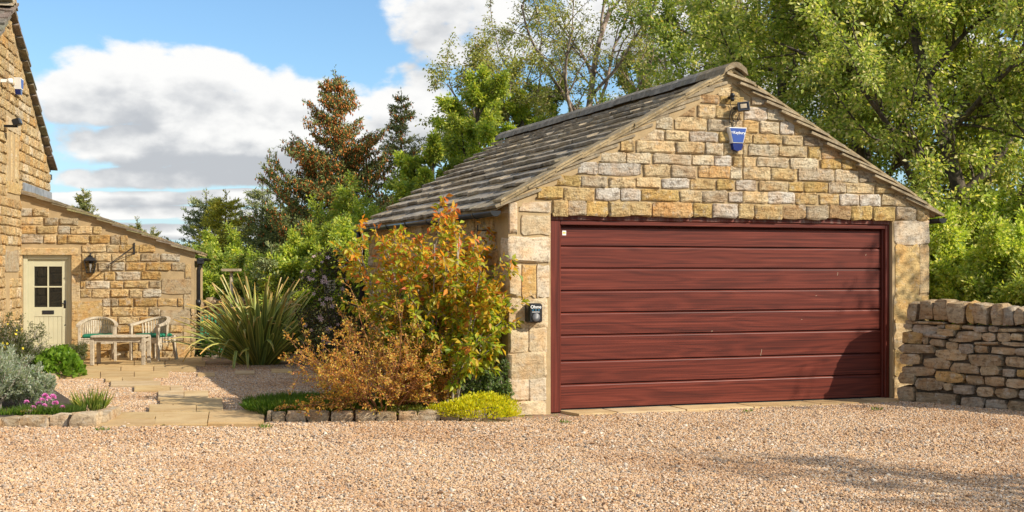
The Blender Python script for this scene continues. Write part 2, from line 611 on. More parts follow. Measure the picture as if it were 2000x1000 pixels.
def block_variant(seed, rough=0.10, rnd=0.07):
    """rock-faced block, unit size in x and z, y from -1 (face) to 1 (tail); 52 triangles"""
    r = random.Random(seed); mb = MB()
    gx_, gz_ = [-.5, -.43, r.uniform(-.15, .15), .43, .5], [-.5, -.37, .37, .5]
    fv = []
    for j, zz in enumerate(gz_):
        for i, xx in enumerate(gx_):
            ex, ez = i in (0, 4), j in (0, 3)
            x = xx + r.uniform(-.03, .03) * (.9 if ex else 1); z = zz + r.uniform(-.07, .07)
            if ex and ez: x *= 1 - rnd * r.uniform(.1, 1.0); z *= 1 - rnd * r.uniform(.1, 2.6)
            y = -.62 - r.uniform(0, rough * 2) if (ex or ez) else -1.0 + r.uniform(-.35, .30)
            fv.append((x, y, z))
    ring = [0, 1, 2, 3, 4, 9, 14, 19, 18, 17, 16, 15, 10, 5]
    back = [(fv[k][0] * 1.02, 1.0, fv[k][2] * 1.02) for k in ring]
    fs = [(j * 5 + i, j * 5 + i + 1, j * 5 + i + 6, j * 5 + i + 5) for j in range(3) for i in range(4)]
    for q in range(14):
        a, b = ring[q], ring[(q + 1) % 14]
        fs.append((a, 20 + q, 20 + (q + 1) % 14, b))
    mb.add(fv + back, fs)
    return mb


BLOCKS = {'stone': [block_variant(s).mesh('stone', M['stone'], True) for s in range(14)],
          'ashlar': [block_variant(100 + s, .02, .03).mesh('stone', M['ashlar'], True) for s in range(8)]}
for me in BLOCKS['ashlar']:
    for v in me.vertices:
        if v.co.y < 0: v.co.y = -.70 + (v.co.y + .70) * .35
for k_ in BLOCKS:
    for me in BLOCKS[k_]: me.set_sharp_from_angle(angle=math.radians(24 if k_ == 'stone' else 40))


def rock_variant(seed, e=.93):
    """rounded walling stone in a unit box, 48 triangles"""
    r = random.Random(seed); vs, idx = [], {}
    mb = MB()
    ph = [r.uniform(0, 6) for _ in range(6)]
    for a in (-1, 0, 1):
        for b in (-1, 0, 1):
            for c in (-1, 0, 1):
                if a == b == c == 0: continue
                n = abs(a) + abs(b) + abs(c)
                k = {1: 1.0, 2: e, 3: e - .11}[n]
                p = [a * k, b * k, c * k]
                p = [q * .5 + r.uniform(-.065, .065) for q in p]
                idx[(a, b, c)] = len(vs); vs.append(p)
    fs = []
    for ax in range(3):
        for sgn in (-1, 1):
            for u in (-1, 0):
                for v in (-1, 0):
                    q = []
                    for du, dv in ((0, 0), (1, 0), (1, 1), (0, 1)):
                        t = [0, 0, 0]; t[ax] = sgn; t[(ax + 1) % 3] = u + du; t[(ax + 2) % 3] = v + dv
                        q.append(idx[tuple(t)])
                    fs.append(tuple(q if sgn > 0 else q[::-1]))
    return mb.add(vs, fs)


ROCKS = [rock_variant(s).mesh('stone', M['drystone'], True) for s in range(16)]
COPES = [rock_variant(40 + s, .85).mesh('stone', M['drystone'], True) for s in range(8)]
for me in ROCKS + COPES: me.set_sharp_from_angle(angle=math.radians(38))

PAL = [((.56, .415, .21), 5), ((.60, .47, .28), 5), ((.61, .52, .37), 4), ((.58, .53, .46), 4), ((.55, .36, .17), 1.3), ((.46, .31, .165), 1.5), ((.53, .38, .155), 3.5), ((.47, .385, .27), 3)]
PAL_HOUSE = [((.56, .41, .205), 6), ((.60, .46, .26), 5), ((.50, .365, .19), 4), ((.62, .52, .36), 2), ((.46, .32, .16), 2), ((.56, .37, .16), 1)]
PAL_LEAN = [((.54, .395, .195), 6), ((.57, .44, .25), 4), ((.55, .49, .38), 3), ((.42, .34, .22), 3), ((.53, .35, .15), 1.5), ((.48, .32, .13), 4)]
PAL_DRY = [((.39, .305, .20), 5), ((.32, .245, .155), 4), ((.43, .335, .21), 3), ((.42, .29, .13), 2), ((.36, .31, .245), 3)]


def pick(pal, r):
    tot = sum(w for _, w in pal); k = r.uniform(0, tot)
    for c, w in pal:
        k -= w
        if k <= 0: break
    f = r.uniform(.86, 1.12) * 1.2
    return (*[min(.85, q * f * k) for q, k in zip(c, (1.0, 1.0, .99))], 1)


def stone(parent, x0, x1, z0, z1, pal, kind='stone', proud=.022, tail=.05, y=0.0, col=None, r=rng):
    o = link_obj('stone', r.choice(BLOCKS[kind]), parent)
    o.location = ((x0 + x1) / 2, y, (z0 + z1) / 2)
    sx, sz = (x1 - x0), (z1 - z0)
    o.scale = (sx * r.choice((-1, 1)) if kind == 'x' else sx, proud * r.uniform(.75, 1.3) if kind == 'stone' else proud, sz)
    o.rotation_euler = (0, r.uniform(-.018, .018) if kind == 'stone' else r.uniform(-.006, .006), 0)
    o.color = col or pick(pal, r)
    return o


def courses(parent, xa, xb, za, zb, inside, pal, hmin, hmax, lmin, lmax, holes=(), gap=.022, r=rng, proud=.022, kind='stone'):
    """random coursed rubble: inside(x, z) tells where the wall is"""
    z = za; n = 0
    while z < zb - .05:
        h = r.uniform(hmin, hmax)
        if z + h > zb: h = zb - z
        x = xa - r.uniform(0, lmin * .5)
        while x < xb:
            l = r.uniform(lmin, lmax) * (1.0 if r.random() < .8 else .6)
            x0, x1 = max(x, xa), min(x + l, xb)
            z0, z1 = z, z + h
            x += l
            for (hx0, hx1, hz0, hz1) in holes:                       # keep clear of openings
                if x1 > hx0 and x0 < hx1 and z1 > hz0 + .02 and z0 < hz1 - .02:
                    if x0 < hx0 and hx0 - x0 >= x1 - hx1: x1 = min(x1, hx0)
                    elif x1 > hx1: x0 = max(x0, hx1)
                    else: x1 = x0
            while x1 - x0 > .06 and not inside(x1 - gap, z1): x1 -= .02
            while x1 - x0 > .06 and not inside(x0 + gap, z1): x0 += .02
            if x1 - x0 < .075: continue
            stone(parent, x0 + gap / 2, x1 - gap / 2, z0 + gap / 2, z1 - gap / 2, pal, kind, proud, r=r); n += 1
        z += h
    return n


# ------------------------------------------------------------------ ground
bpy_ground = MB().add([(-500, -300, -.035), (500, -300, -.035), (500, 1500, -.035), (-500, 1500, -.035)], [(0, 1, 2, 3)])
tag(bpy_ground.build('ground', M['field']), 'rough green ground under the trees beyond the garden walls', 'ground', kind='structure')


def grid_sheet(x0, x1, y0, y1, nx, ny, z, amp=0.0, keep=None):
    mb = MB(); vs = []
    for j in range(ny + 1):
        for i in range(nx + 1):
            x = x0 + (x1 - x0) * i / nx; y = y0 + (y1 - y0) * j / ny
            vs.append((x, y, z + amp * mnoise.noise((x * .7, y * .7, 3.1)) + amp * .6 * mnoise.noise((x * 2.1, y * 2.1, 8.))))
    fs = []
    for j in range(ny):
        for i in range(nx):
            x = x0 + (x1 - x0) * (i + .5) / nx; y = y0 + (y1 - y0) * (j + .5) / ny
            if keep and not keep(x, y): continue
            a = j * (nx + 1) + i
            fs.append((a, a + 1, a + nx + 2, a + nx + 1))
    return mb.add(vs, fs)


GT = math.radians(20.0)
GU = Vector((math.cos(GT), math.sin(GT), 0)); GW = Vector((-math.sin(GT), math.cos(GT), 0))
GC = Vector((-.045, 13.9, 0))


def garage_xy(x, y):
    d = Vector((x, y, 0)) - GC
    return d.dot(GU), d.dot(GW)


def wall_side(x, y):                # distance in front of the right-hand dry wall's face
    B0 = Vector((4.60, 15.25)); d = Vector((.725, -.689)); q = Vector((x, y)) - B0
    return q.x * d.y * -1 + q.y * d.x   # positive behind the face


def open_gravel(x, y):
    t, w = garage_xy(x, y)
    if t > -.02 and w > -.33 and t < 5.5: return False
    if t > 5.3 and w > -.6 and wall_side(x, y) > -.0: return False
    if wall_side(x, y) > 0.02 and x > 4.4: return False
    if w > -.35 and t > .9: return False
    # right-hand bed
    if 13.28 < y < 16.2 and -2.55 < x < 0.0: return False
    if y > 23 or y > 21.3 and x < -4.5: return False
    if x < -4.15 and 13.0 < y and x < -4.2 - (y - 13) * .47: return False
    return True


gsheet = grid_sheet(-14, 9, 4, 24, 92, 80, -.014, .018)
tag(gsheet.build('gravel_drive', M['gravel'], smooth=True), 'pinkish buff gravel drive in front of the garage', 'drive', kind='structure')


def gravel(name, mb, dens, smin, smax, seed, label):
    me = mb.mesh(name, M['pebble']); o = link_obj(name, me); tag(o, label, 'gravel', kind='stuff')
    ng = bpy.data.node_groups.new('pebbles', 'GeometryNodeTree')
    ng.interface.new_socket('Geometry', in_out='INPUT', socket_type='NodeSocketGeometry')
    ng.interface.new_socket('Geometry', in_out='OUTPUT', socket_type='NodeSocketGeometry')
    N = ng.nodes.new; Lk = ng.links.new
    gi, go = N('NodeGroupInput'), N('NodeGroupOutput')
    dp = N('GeometryNodeDistributePointsOnFaces'); dp.inputs['Density'].default_value = dens; dp.inputs['Seed'].default_value = seed
    Lk(gi.outputs[0], dp.inputs['Mesh'])
    ico = N('GeometryNodeMeshIcoSphere'); ico.inputs['Radius'].default_value = .5; ico.inputs['Subdivisions'].default_value = 2
    sp = N('GeometryNodeSetPosition'); nz = N('ShaderNodeTexNoise'); nz.inputs['Scale'].default_value = 1.7; nz.inputs['Detail'].default_value = 2
    sub = N('ShaderNodeVectorMath'); sub.operation = 'SUBTRACT'; sub.inputs[1].default_value = (.5, .5, .5)
    sc = N('ShaderNodeVectorMath'); sc.operation = 'SCALE'; sc.inputs['Scale'].default_value = .75
    Lk(nz.outputs['Color'], sub.inputs[0]); Lk(sub.outputs[0], sc.inputs[0]); Lk(sc.outputs[0], sp.inputs['Offset']); Lk(ico.outputs[0], sp.inputs['Geometry'])
    sm = N('GeometryNodeSetMaterial'); sm.inputs['Material'].default_value = M['pebble']; Lk(sp.outputs[0], sm.inputs['Geometry'])
    ip = N('GeometryNodeInstanceOnPoints'); Lk(dp.outputs['Points'], ip.inputs['Points']); Lk(sm.outputs[0], ip.inputs['Instance'])
    rr = N('FunctionNodeRandomValue'); rr.data_type = 'FLOAT_VECTOR'
    rr.inputs[0].default_value = (-.5, -.5, 0); rr.inputs[1].default_value = (.5, .5, 6.283); rr.inputs['Seed'].default_value = seed + 1
    rs = N('FunctionNodeRandomValue'); rs.data_type = 'FLOAT_VECTOR'
    rs.inputs[0].default_value = (smin, smin * .8, smin * .55); rs.inputs[1].default_value = (smax, smax * .8, smax * .65); rs.inputs['Seed'].default_value = seed + 2
    Lk(rr.outputs[0], ip.inputs['Rotation']); Lk(rs.outputs[0], ip.inputs['Scale'])
    tr = N('GeometryNodeTranslateInstances'); tr.inputs['Local Space'].default_value = False
    rt = N('FunctionNodeRandomValue'); rt.data_type = 'FLOAT_VECTOR'
    rt.inputs[0].default_value = (0, 0, -.001); rt.inputs[1].default_value = (0, 0, .011); rt.inputs['Seed'].default_value = seed + 3
    Lk(rt.outputs[0], tr.inputs['Translation']); Lk(ip.outputs[0], tr.inputs['Instances'])
    Lk(tr.outputs[0], go.inputs[0])
    md = o.modifiers.new('pebbles', 'NODES'); md.node_group = ng
    return o


gravel('gravel', grid_sheet(-7.5, 8.0, 7.0, 11.2, 84, 30, -.006, .026), 5400, .011, .027, 5, 'loose pinkish buff gravel nearest the camera')
gravel('gravel', grid_sheet(-8.6, 8.8, 11.2, 16.6, 140, 44, -.006, .018, lambda x, y: open_gravel(x, y) and not (-4.35 < x < -2.55 and 12.75 < y < 14.1)), 3500, .012, .029, 15, 'loose gravel spread up to the garage and the flower beds')
gravel('gravel', grid_sheet(-8.2, -1.2, 16.6, 21.6, 70, 50, -.006, .012, lambda x, y: open_gravel(x, y) and garage_xy(x, y)[0] < -.1), 3000, .013, .029, 25, 'loose gravel in the courtyard between the patio and the garage')

gravel('gravel', grid_sheet(-7.5, 8.0, 7.0, 13.0, 84, 40, .002, .022, open_gravel), 26, .030, .050, 35, 'bigger stray stones lying among the drive gravel')

# ------------------------------------------------------------------ paving
FLAG = [(.56, .40, .19), (.52, .37, .18), (.60, .44, .23), (.50, .345, .165), (.57, .43, .25)]


def slab(parent, quad, z0, z1, name='flagstone', r=rng):
    """paving stone from four ground points given as pixels, split lightly uneven"""
    cx = sum(p.x for p in quad) / 4; cy = sum(p.y for p in quad) / 4
    mb = MB(); k = .985
    top = [(cx + (p.x - cx) * k, cy + (p.y - cy) * k, z1 + r.uniform(-.003, .003)) for p in quad]
    mid = [(p.x, p.y, z1 - .012) for p in quad]; bot = [(p.x, p.y, z0) for p in quad]
    fs = [(0, 1, 2, 3)]
    for a in (0, 4):
        for i in range(4):
            j = (i + 1) % 4; fs.append((a + i, a + 4 + i, a + 4 + j, a + j))
    mb.add(top + mid + bot, fs)
    o = mb.build(name, M['flag'], parent)
    c = r.choice(FLAG); f = r.uniform(.9, 1.08); o.color = (*[q * f for q in c], 1)
    return o


def pxslab(parent, x0, x1, yb, yf, z0=-.02, z1=.03, skew=0, name='flagstone'):
    """slab whose near edge is row yf and far edge row yb in the photograph"""
    q = [gnd(x0, yf), gnd(x1, yf), gnd(x1 + skew, yb), gnd(x0 + skew, yb)]
    return slab(parent, q, z0, z1, name)


patio = empty('patio', gnd(250, 715), 0, 'buff stone flagged patio by the lean-to door', 'patio', kind='structure')
inv = Matrix.Translation(-gnd(250, 715))


def shifted(objs, m):
    for o in objs: o.matrix_local = m


ps = []
for yb, yf, xs in ((697.5, 706, (96, 150, 215, 268, 330, 395)), (706.4, 716, (100, 128, 190, 262, 322, 402)), (716.5, 727, (104, 160, 236, 300, 384)), (727.5, 740, (106, 196, 262, 330))):
    for a, b in zip(xs[:-1], xs[1:]): ps.append(pxslab(patio, a + .6, b - .6, yb, yf, -.03, .022))
shifted(ps, inv)
path = empty('path', gnd(330, 780), 0, 'stepping path of long buff flagstones across the gravel', 'path', kind='structure')
ps = []
for x0, x1, yb, yf in ((206, 300, 741, 748), (216, 314, 748.6, 757), (262, 357, 758, 767), (309, 407, 768, 782), (312, 434, 783, 795), (291, 436, 796, 809)):
    m_ = (x0 + x1) / 2 + rng.uniform(-25, 25)
    if yb in (757, 783, 748.6): ps += [pxslab(path, x0, x1, yb - .4, yf, -.02, .035)]
    else: ps += [pxslab(path, x0, m_, yb - .4, yf, -.02, .035), pxslab(path, m_ + .7, x1, yb - .4, yf, -.02, .035)]
for x0, x1, yb, yf in ((212, 300, 809.8, 822), (301.5, 404, 810, 834), (405.5, 514, 806, 831), (186, 300, 822.6, 836)):
    ps.append(pxslab(path, x0, x1, yb, yf, -.02, .03, 4 if x0 > 300 else 14))
for x0, x1, yb, yf in ((386, 420, 731, 736.5), (459, 497, 727, 733), (530, 570, 723.5, 729.5)):
    ps.append(pxslab(path, x0, x1, yb, yf, -.02, .026))
shifted(ps, Matrix.Translation(-gnd(330, 780)))
# ------------------------------------------------------------------ garage (local x along the front, y to the back, z up)
def glocal(px, py, off=0.0):
    """photo pixel -> (x, z) on the garage front plane"""
    k = (px - 1000) / F
    # GC + GU t + GW off ; X = k Y
    ox, oy = GC.x + GW.x * off, GC.y + GW.y * off
    t = (k * oy - ox) / (GU.x - k * GU.y)
    Y = oy + GU.y * t
    return t, H - (py - HY) / F * Y


garage = empty('garage', GC, GT, 'buff stone double garage with stone slate roof and mahogany door', 'garage')
GWD, EZ, AZ, AT = 5.473, 2.29, 3.81, 2.74          # width, eave height, apex height, apex position
GDEP = 6.3
DX0, DX1, DZ = glocal(1076, 500)[0], glocal(1742, 500)[0], 2.185


def gslope(x): return EZ + (AZ - EZ) * (1 - abs(x - AT) / AT)


wl = MB()
wl.box(0.004, DX0 - .004, -.002, .33, -.1, DZ)                                   # left pier
wl.box(DX1 + .004, GWD - .004, -.002, .33, -.1, DZ)                               # right pier
wl.prism([(.012, DZ), (GWD - .012, DZ), (GWD - .012, EZ), (AT, AZ - .005), (.012, EZ)], -.002, .33)
wl.box(.004, .33, .33, GDEP, -.1, EZ)                                            # left side
wl.box(GWD - .33, GWD - .012, .33, GDEP, -.1, EZ)
wl.prism([(.33, -.1), (GWD - .33, -.1), (GWD - .33, EZ), (AT, AZ - .01), (.33, EZ)], GDEP - .3, GDEP)
gwall = wl.build('wall', M['mortar'], garage)

# stones of the gable, read off the photograph course by course
r7, r8 = lambda X: 1050 + X / 2.632, lambda X: 1450 + X / 2.6325
y7 = lambda Y: 100 + Y / 2.632
rows = [
 (775, 850, [(75, 155), (158, 248), (252, 358), (365, 475), (478, 583), (588, 792), (798, 893), (902, 1025), (1033, 1108)], (795, 865), [(62, 203), (206, 325), (328, 437), (445, 555), (558, 663), (670, 780), (786, 888), (892, 955)]),
 (708, 768, [(-8, 125), (132, 288), (300, 420), (428, 525), (537, 722), (733, 840), (843, 972), (983, 1050)], (735, 792), [(4, 128), (132, 265), (272, 382), (393, 492), (500, 593), (602, 706), (712, 850)]),
 (650, 700, [(92, 220), (226, 355), (366, 500), (510, 630), (636, 775), (787, 910), (922, 1003), (1017, 1120)], (678, 730), [(82, 232), (238, 310), (318, 433), (442, 528), (536, 672), (682, 785)]),
 (585, 645, [(202, 306), (316, 530), (543, 676), (685, 810), (828, 985), (988, 1045)], (605, 668), [(2, 140), (148, 275), (284, 465), (475, 592), (600, 690)]),
 (530, 583, [(318, 452), (460, 580), (592, 787), (797, 903), (908, 992), (1002, 1048)], (552, 605), [(2, 62), (72, 233), (246, 385), (398, 502), (508, 592)]),
 (470, 526, [(420, 495), (510, 700), (710, 852), (860, 950), (958, 1050)], (485, 548), [(1, 17), (28, 182), (190, 328), (335, 398), (408, 508)]),
 (415, 465, [(522, 645), (655, 772), (783, 920), (932, 1048)], (432, 482), [(0, 45), (57, 198), (208, 306), (316, 413)]),
 (350, 408, [(602, 690), (702, 865), (876, 990), (1000, 1050)], (362, 425), [(2, 76), (88, 184), (194, 263), (268, 325)]),
 (285, 346, [(725, 805), (823, 912), (918, 1050)], (286, 356), [(10, 122), (128, 215)]),
 (226, 272, [(835, 930), (940, 1055)], (240, 277), [(44, 122)]),
 (172, 222, [(922, 988), (993, 1035)], None, []),
]
fixed_col = {(0, 1): (.56, .36, .13, 1), (0, 2): (.52, .47, .42, 1), (1, 9): None}
for ri, (ya, yb, a, z8, b) in enumerate(rows):
    zt, zb = glocal(1316, y7(ya))[1], glocal(1316, y7(yb))[1]
    if z8:
        zt = (zt + glocal(1564, 100 + z8[0] / 2.6325)[1]) / 2; zb = (zb + glocal(1564, 100 + z8[1] / 2.6325)[1]) / 2
    ym = (y7(ya) + y7(yb)) / 2
    for X0, X1 in [(r7(q0), r7(q1)) for q0, q1 in a] + [(r8(q0), r8(q1)) for q0, q1 in b]:
        stone(gwall, glocal(X0, ym)[0], glocal(X1, ym)[0], zb + rng.uniform(-.006, .004), zt + rng.uniform(-.004, .006), PAL, proud=.022)
# left pier: big dressed quoins
for X0, X1, Y0, Y1, c in ((202, 238, 30, 165, 3), (250, 380, 30, 75, 3), (258, 379, 87, 170, 2), (202, 376, 177, 290, 3), (202, 254, 294, 435, 2), (260, 318, 299, 435, 1), (323, 374, 298, 437, 3),
                          (202, 366, 443, 559, 2), (202, 284, 565, 665, 2), (289, 363, 565, 665, 2), (202, 361, 671, 778, 2), (202, 286, 783, 876, 3), (291, 360, 781, 874, 3), (202, 360, 880, 940, 2)):
    t0, zt = glocal(900 + X0 / 2.175, 380 + Y0 / 2.175); t1, zb = glocal(900 + X1 / 2.175, 380 + Y1 / 2.175)
    t0 = max(t0, -.008)
    base = [(.54, .36, .15), (.54, .355, .14), (.51, .41, .265), (.535, .45, .33)][c]
    f = rng.uniform(.94, 1.06)
    corner = t0 < .02
    o = stone(gwall, t0, t1, max(zb, -.05), zt, PAL, 'ashlar', .022, col=(*[q * f * 1.16 for q in base], 1))
    if corner:
        o.location.y = .077; o.scale.y = .135
# right pier
for X0, X1, Y0, Y1, c in ((1130, 1280, 68, 172, 3), (1132, 1237, 178, 395, 0), (1240, 1280, 178, 395, 2), (1127, 1280, 402, 520, 0), (1127, 1280, 525, 640, 2), (1127, 1215, 645, 760, 0), (1220, 1280, 645, 760, 2), (1127, 1280, 765, 875, 2)):
    t0, zt = glocal(1250 + X0 / 2.273, 400 + Y0 / 2.273); t1, zb = glocal(1250 + X1 / 2.273, 400 + Y1 / 2.273)
    base = [(.54, .385, .17), 0, (.52, .40, .23), (.54, .455, .34)][c]
    stone(gwall, t0, min(t1, GWD + .008), max(zb, -.05), zt, PAL, 'ashlar', .022, col=(*[q * 1.16 for q in base], 1))
# side wall stones (seen past the shrub): faces look to the left
side = empty('side_wall', (0, 0, 0)); side.parent = garage
side.rotation_euler = (0, 0, math.radians(-90)); side.location = (0, GDEP, 0)     # local x runs towards the front


def side_fill():
    r = random.Random(5)
    z = .0
    for h in (.30, .21, .24, .20, .26, .19, .22, .17, .22, .19):
        x = GDEP - .26 - r.uniform(0, .2)
        first = True
        while x > .15:
            l = r.uniform(.30, .62) if h > .2 else r.uniform(.24, .45)
            x0 = max(x - l, .03)
            k = 'ashlar' if first else 'stone'
            stone(side, x0 + .011, x - .011, z + .011, min(z + h, EZ - .03) - .011, PAL_HOUSE, k, .022, r=r)
            first = False; x -= l
        z += h


side_fill()
ring = [(x, z) for x, z in ((-.10, EZ - .02), (AT, AZ + .03), (GWD + .10, EZ - .02))]

# roof: stone slates in courses, thick ragged edges
SL = [((.42, .345, .245), 5), ((.36, .30, .225), 4), ((.47, .385, .275), 3), ((.33, .29, .235), 3), ((.43, .375, .30), 2)]
roof = empty('roof', (0, 0, 0)); roof.parent = garage
pitch = math.atan2(AZ - EZ, AT)
OV, OVF = .17, .075                                                         # eave and verge overhang
LEN = (AT + OV) / math.cos(pitch)


def slate_variant(seed):
    r = random.Random(seed); mb = MB()
    n = 5
    lo = [(-.5 + i / n + (r.uniform(-.04, .04) if 0 < i < n else 0), r.uniform(-.035, .03)) for i in range(n + 1)]
    vs = [(x, y, .5 + r.uniform(-.12, .12)) for x, y in lo] + [(-.5, 1, .5), (.5, 1, .5)]
    vs += [(x, y + r.uniform(-.01, .02), -.5) for x, y in lo] + [(-.5, 1, -.5), (.5, 1, -.5)]
    k = n + 3
    top = list(range(n + 1)) + [n + 2, n + 1]
    fs = [tuple(top), tuple(k + q for q in top[::-1])]
    for a, b in zip(top, top[1:] + top[:1]): fs.append((b, a, k + a, k + b))
    return mb.add(vs, fs)


SLATES = [slate_variant(s).mesh('roof_slate', M['slate']) for s in range(10)]
gauges = [.30, .285, .275, .265, .26, .25, .245, .24, .235, .225, .215, .205, .2]
tot = sum(gauges); gauges = [g * (LEN - .10) / tot for g in gauges]


def slate(parent, along, s, w, l, lift, left, th, r, name='roof_slate'):
    """slate whose lower edge lies s metres up the slope, its side edge at `along` from the front"""
    o = link_obj(name, r.choice(SLATES), parent)
    tilt = math.atan2(.044, l / 1.9)
    if left:
        x = -OV + s * math.cos(pitch); rz = -90
    else:
        x = GWD + OV - s * math.cos(pitch); rz = 90
    z = EZ - OV * math.tan(pitch) + s * math.sin(pitch) + lift
    o.matrix_local = (Matrix.Translation((x, along, z)) @ Matrix.Rotation(math.radians(rz), 4, 'Z') @ Matrix.Rotation(pitch - tilt + r.uniform(-.012, .006), 4, 'X')
                      @ Matrix.Rotation(r.uniform(-.015, .015), 4, 'Z') @ Matrix.Diagonal((w, l, th, 1)))
    c = pick(SL, r); o.color = c
    return o


rr = random.Random(23)
s = 0.0
for gi_, g in enumerate(gauges):
    back = GDEP + .10 + (s / LEN) * 1.45                                    # the far verge runs slightly askew
    y = -.03 - rr.uniform(0, .02)
    first = True
    while y < back - .15:
        w = rr.uniform(.46, .86) * (1 - .25 * gi_ / 13)
        w = min(w, back - y)
        o = slate(roof, y + w / 2, s + rr.uniform(-.006, .008), w - .003, g * 1.9, .050 + rr.uniform(-.008, .012), True, rr.uniform(.026, .034) if first else rr.uniform(.028, .042), rr)
        if first: o.color = (.46, .37, .245, 1)
        first = False
        y += w
    s += g
s = 0.0
for gi_, g in enumerate(gauges):                                            # right-hand verge: the slates seen from the gable
    w = rr.uniform(.40, .6)
    slate(roof, -OVF - rr.uniform(0, .03) + w / 2, s, w, g * 1.9, .040 + rr.uniform(-.006, .01), False, rr.uniform(.022, .032), rr).color = (.50, .395, .25, 1)
    s += g
# slates of the right slope behind the verge, and the bedding layer under all of them
fld = MB()
s = 0.0
for g in gauges:
    x0 = GWD + OV - s * math.cos(pitch); z0 = EZ - OV * math.tan(pitch) + s * math.sin(pitch)
    Mx = Matrix.Translation((x0, 0, z0 + .04)) @ Matrix.Rotation(math.radians(90), 4, 'Z') @ Matrix.Rotation(pitch - .12, 4, 'X')
    y = .30
    while y < GDEP + .8:
        w = rr.uniform(.35, .6)
        fld.box(y + .003, y + w - .003, 0, g * 1.8, -.015 + rr.uniform(-.004, .004), .016, Mx)
        y += w
    s += g
f_ = fld.build('roof_slope', M['slate'], roof); f_.color = (.27, .23, .18, 1); f_['kind'] = 'stuff'
und = MB()
for sg in (0, 1):
    X = (lambda x: x) if not sg else (lambda x: GWD - x)
    for yy0, yy1, d in ((.02, GDEP + .05, 0),):
        pts = [(X(-OV + .05), EZ - (OV - .05) * math.tan(pitch) - .012), (X(AT), AZ + .002), (X(AT), AZ + .03), (X(-OV + .05), EZ - (OV - .05) * math.tan(pitch) + .018)]
        und.prism(pts if not sg else pts[::-1], yy0, yy1)
u_ = und.build('bedding', M['mortar'], roof)
# verge undercloak: thin slates and pointing that follow the gable
vg = MB()
for sg in (-1, 1):
    n = 9
    for i in range(n):
        a, b = i / n, (i + 1) / n + .004
        x0, x1 = AT + sg * (AT + .10) * (1 - a), AT + sg * (AT + .10) * (1 - b)
        z0, z1 = [EZ - .055 + (AZ - EZ + .055) * q - .0 for q in (a, b)]
        j = rr.uniform(-.008, .008)
        q = [(x0, z0 + .035 + j), (x1, z1 + .035 + j), (x1, z1 + .062 + j), (x0, z0 + .062 + j)]
        vg.prism(q if sg < 0 else q[::-1], -.062 + rr.uniform(-.012, .01), .2)
        if sg > 0: continue
        q = [(x_, z_ + .031 + rr.uniform(0, .004)) for x_, z_ in q]
        vg.prism(q if sg < 0 else q[::-1], -.074 + rr.uniform(-.012, .012), .2)
v_ = vg.build('verge_slate', M['slate'], roof); v_.color = (.52, .395, .22, 1); v_['kind'] = 'stuff'
vm = MB()                                                                   # smooth pointing band under the verge
for sg in (-1, 1):
    n = 14
    lo, hi = [], []
    for i in range(n + 1):
        a = i / n
        x = AT + sg * AT * (1 - a) * (1.0 if i else .999); z = EZ + (AZ - EZ) * a
        hi.append((x, z + .03)); lo.append((x, z - .085 + rr.uniform(-.02, .02) - (.03 if sg < 0 else .0)))
    for i in range(n):
        q = [lo[i], lo[i + 1], hi[i + 1], hi[i]]
        vm.prism(q if sg < 0 else q[::-1], -.018, .02)
vm.build('verge_pointing', M['mortar'], garage)
# ridge stones
y = -.10; RL = GDEP + 1.55
while y < RL - .05:
    l = min(rr.uniform(.5, .75), RL - y); j = rr.uniform(-.012, .012)
    mb = MB()
    prof = [(-.20, -.085), (-.165, .005), (-.07, .070), (0, .088), (.07, .070), (.165, .005), (.20, -.085), (.10, -.02), (0, .01), (-.10, -.02)]
    mb.prism([(p[0] + rr.uniform(-.008, .008), p[1] + rr.uniform(-.006, .006)) for p in prof[::-1]], y, y + l - .008)
    o = mb.build('ridge_stone', M['slate'], roof); o.location = (AT, 0, AZ + .062 + j * .6); o.scale = (.82, 1, .86)
    o.color = (.40, .31, .19, 1) if y < 0 else (.34, .30, .24, 1)
    y += l

# gutter, brackets, end cap, downpipe
gm = MB(); sec = []
for k in range(9):
    an = math.pi + math.pi * k / 8
    sec.append((math.cos(an) * .056, math.sin(an) * .056))
outer = sec; inner = [(x * .9, z * .9) for x, z in sec[::-1]]
gx, gz = -.165, EZ - .095
gm.prism([(gx + x, gz + z) for x, z in outer + inner], -.05, GDEP + .12)
gm.build('gutter', M['gutter'], garage, True)
for yy in (.55, 1.45, 2.4, 3.4, 4.4, 5.4):
    b_ = MB(); b_.prism([(gx + x * 1.14, gz + z * 1.14) for x, z in outer] + [(gx + x * 1.0, gz + z) for x, z in outer[::-1]], yy, yy + .03)
    b_.box(gx + .05, .0, yy, yy + .03, gz - .012, gz + .004)
    b_.build('gutter_bracket', M['black'], garage)
MB().prism([(gx + x * 1.08, gz + z * 1.08 + .004) for x, z in outer], -.075, -.05).build('gutter_end', M['black'], garage)
MB().prism([(GWD + .165 + x, gz + z) for x, z in outer + inner], -.05, GDEP).build('gutter', M['black'], garage, True)
MB().prism([(GWD + .165 + x * 1.08, gz + z * 1.08 + .004) for x, z in outer], -.07, -.05).build('gutter_end', M['black'], garage)
MB().tube([(gx, GDEP - .02, gz - .05), (gx, GDEP - .02, gz - .12), (gx + .05, GDEP - .02, gz - .22), (gx + .05, GDEP - .02, .1)], .042, 10).build('downpipe', M['black'], garage, True)
b_ = MB(); b_.box(-.14, .0, .62, .63, 2.005, 2.017); b_.box(-.14, -.128, .62, .63, 1.94, 2.07); b_.build('iron_bracket', M['cast_iron'], garage)

# ------------------------------------------------------------------ garage door: frame and eight ribbed panels
def gframe(x0, x1, y0, y1, z0, z1, M_=None, name='door_frame', b=.006):
    o = MB().bev(x0, x1, y0, y1, z0, z1, b).build(name, M['door_wood'], gdoor); return o


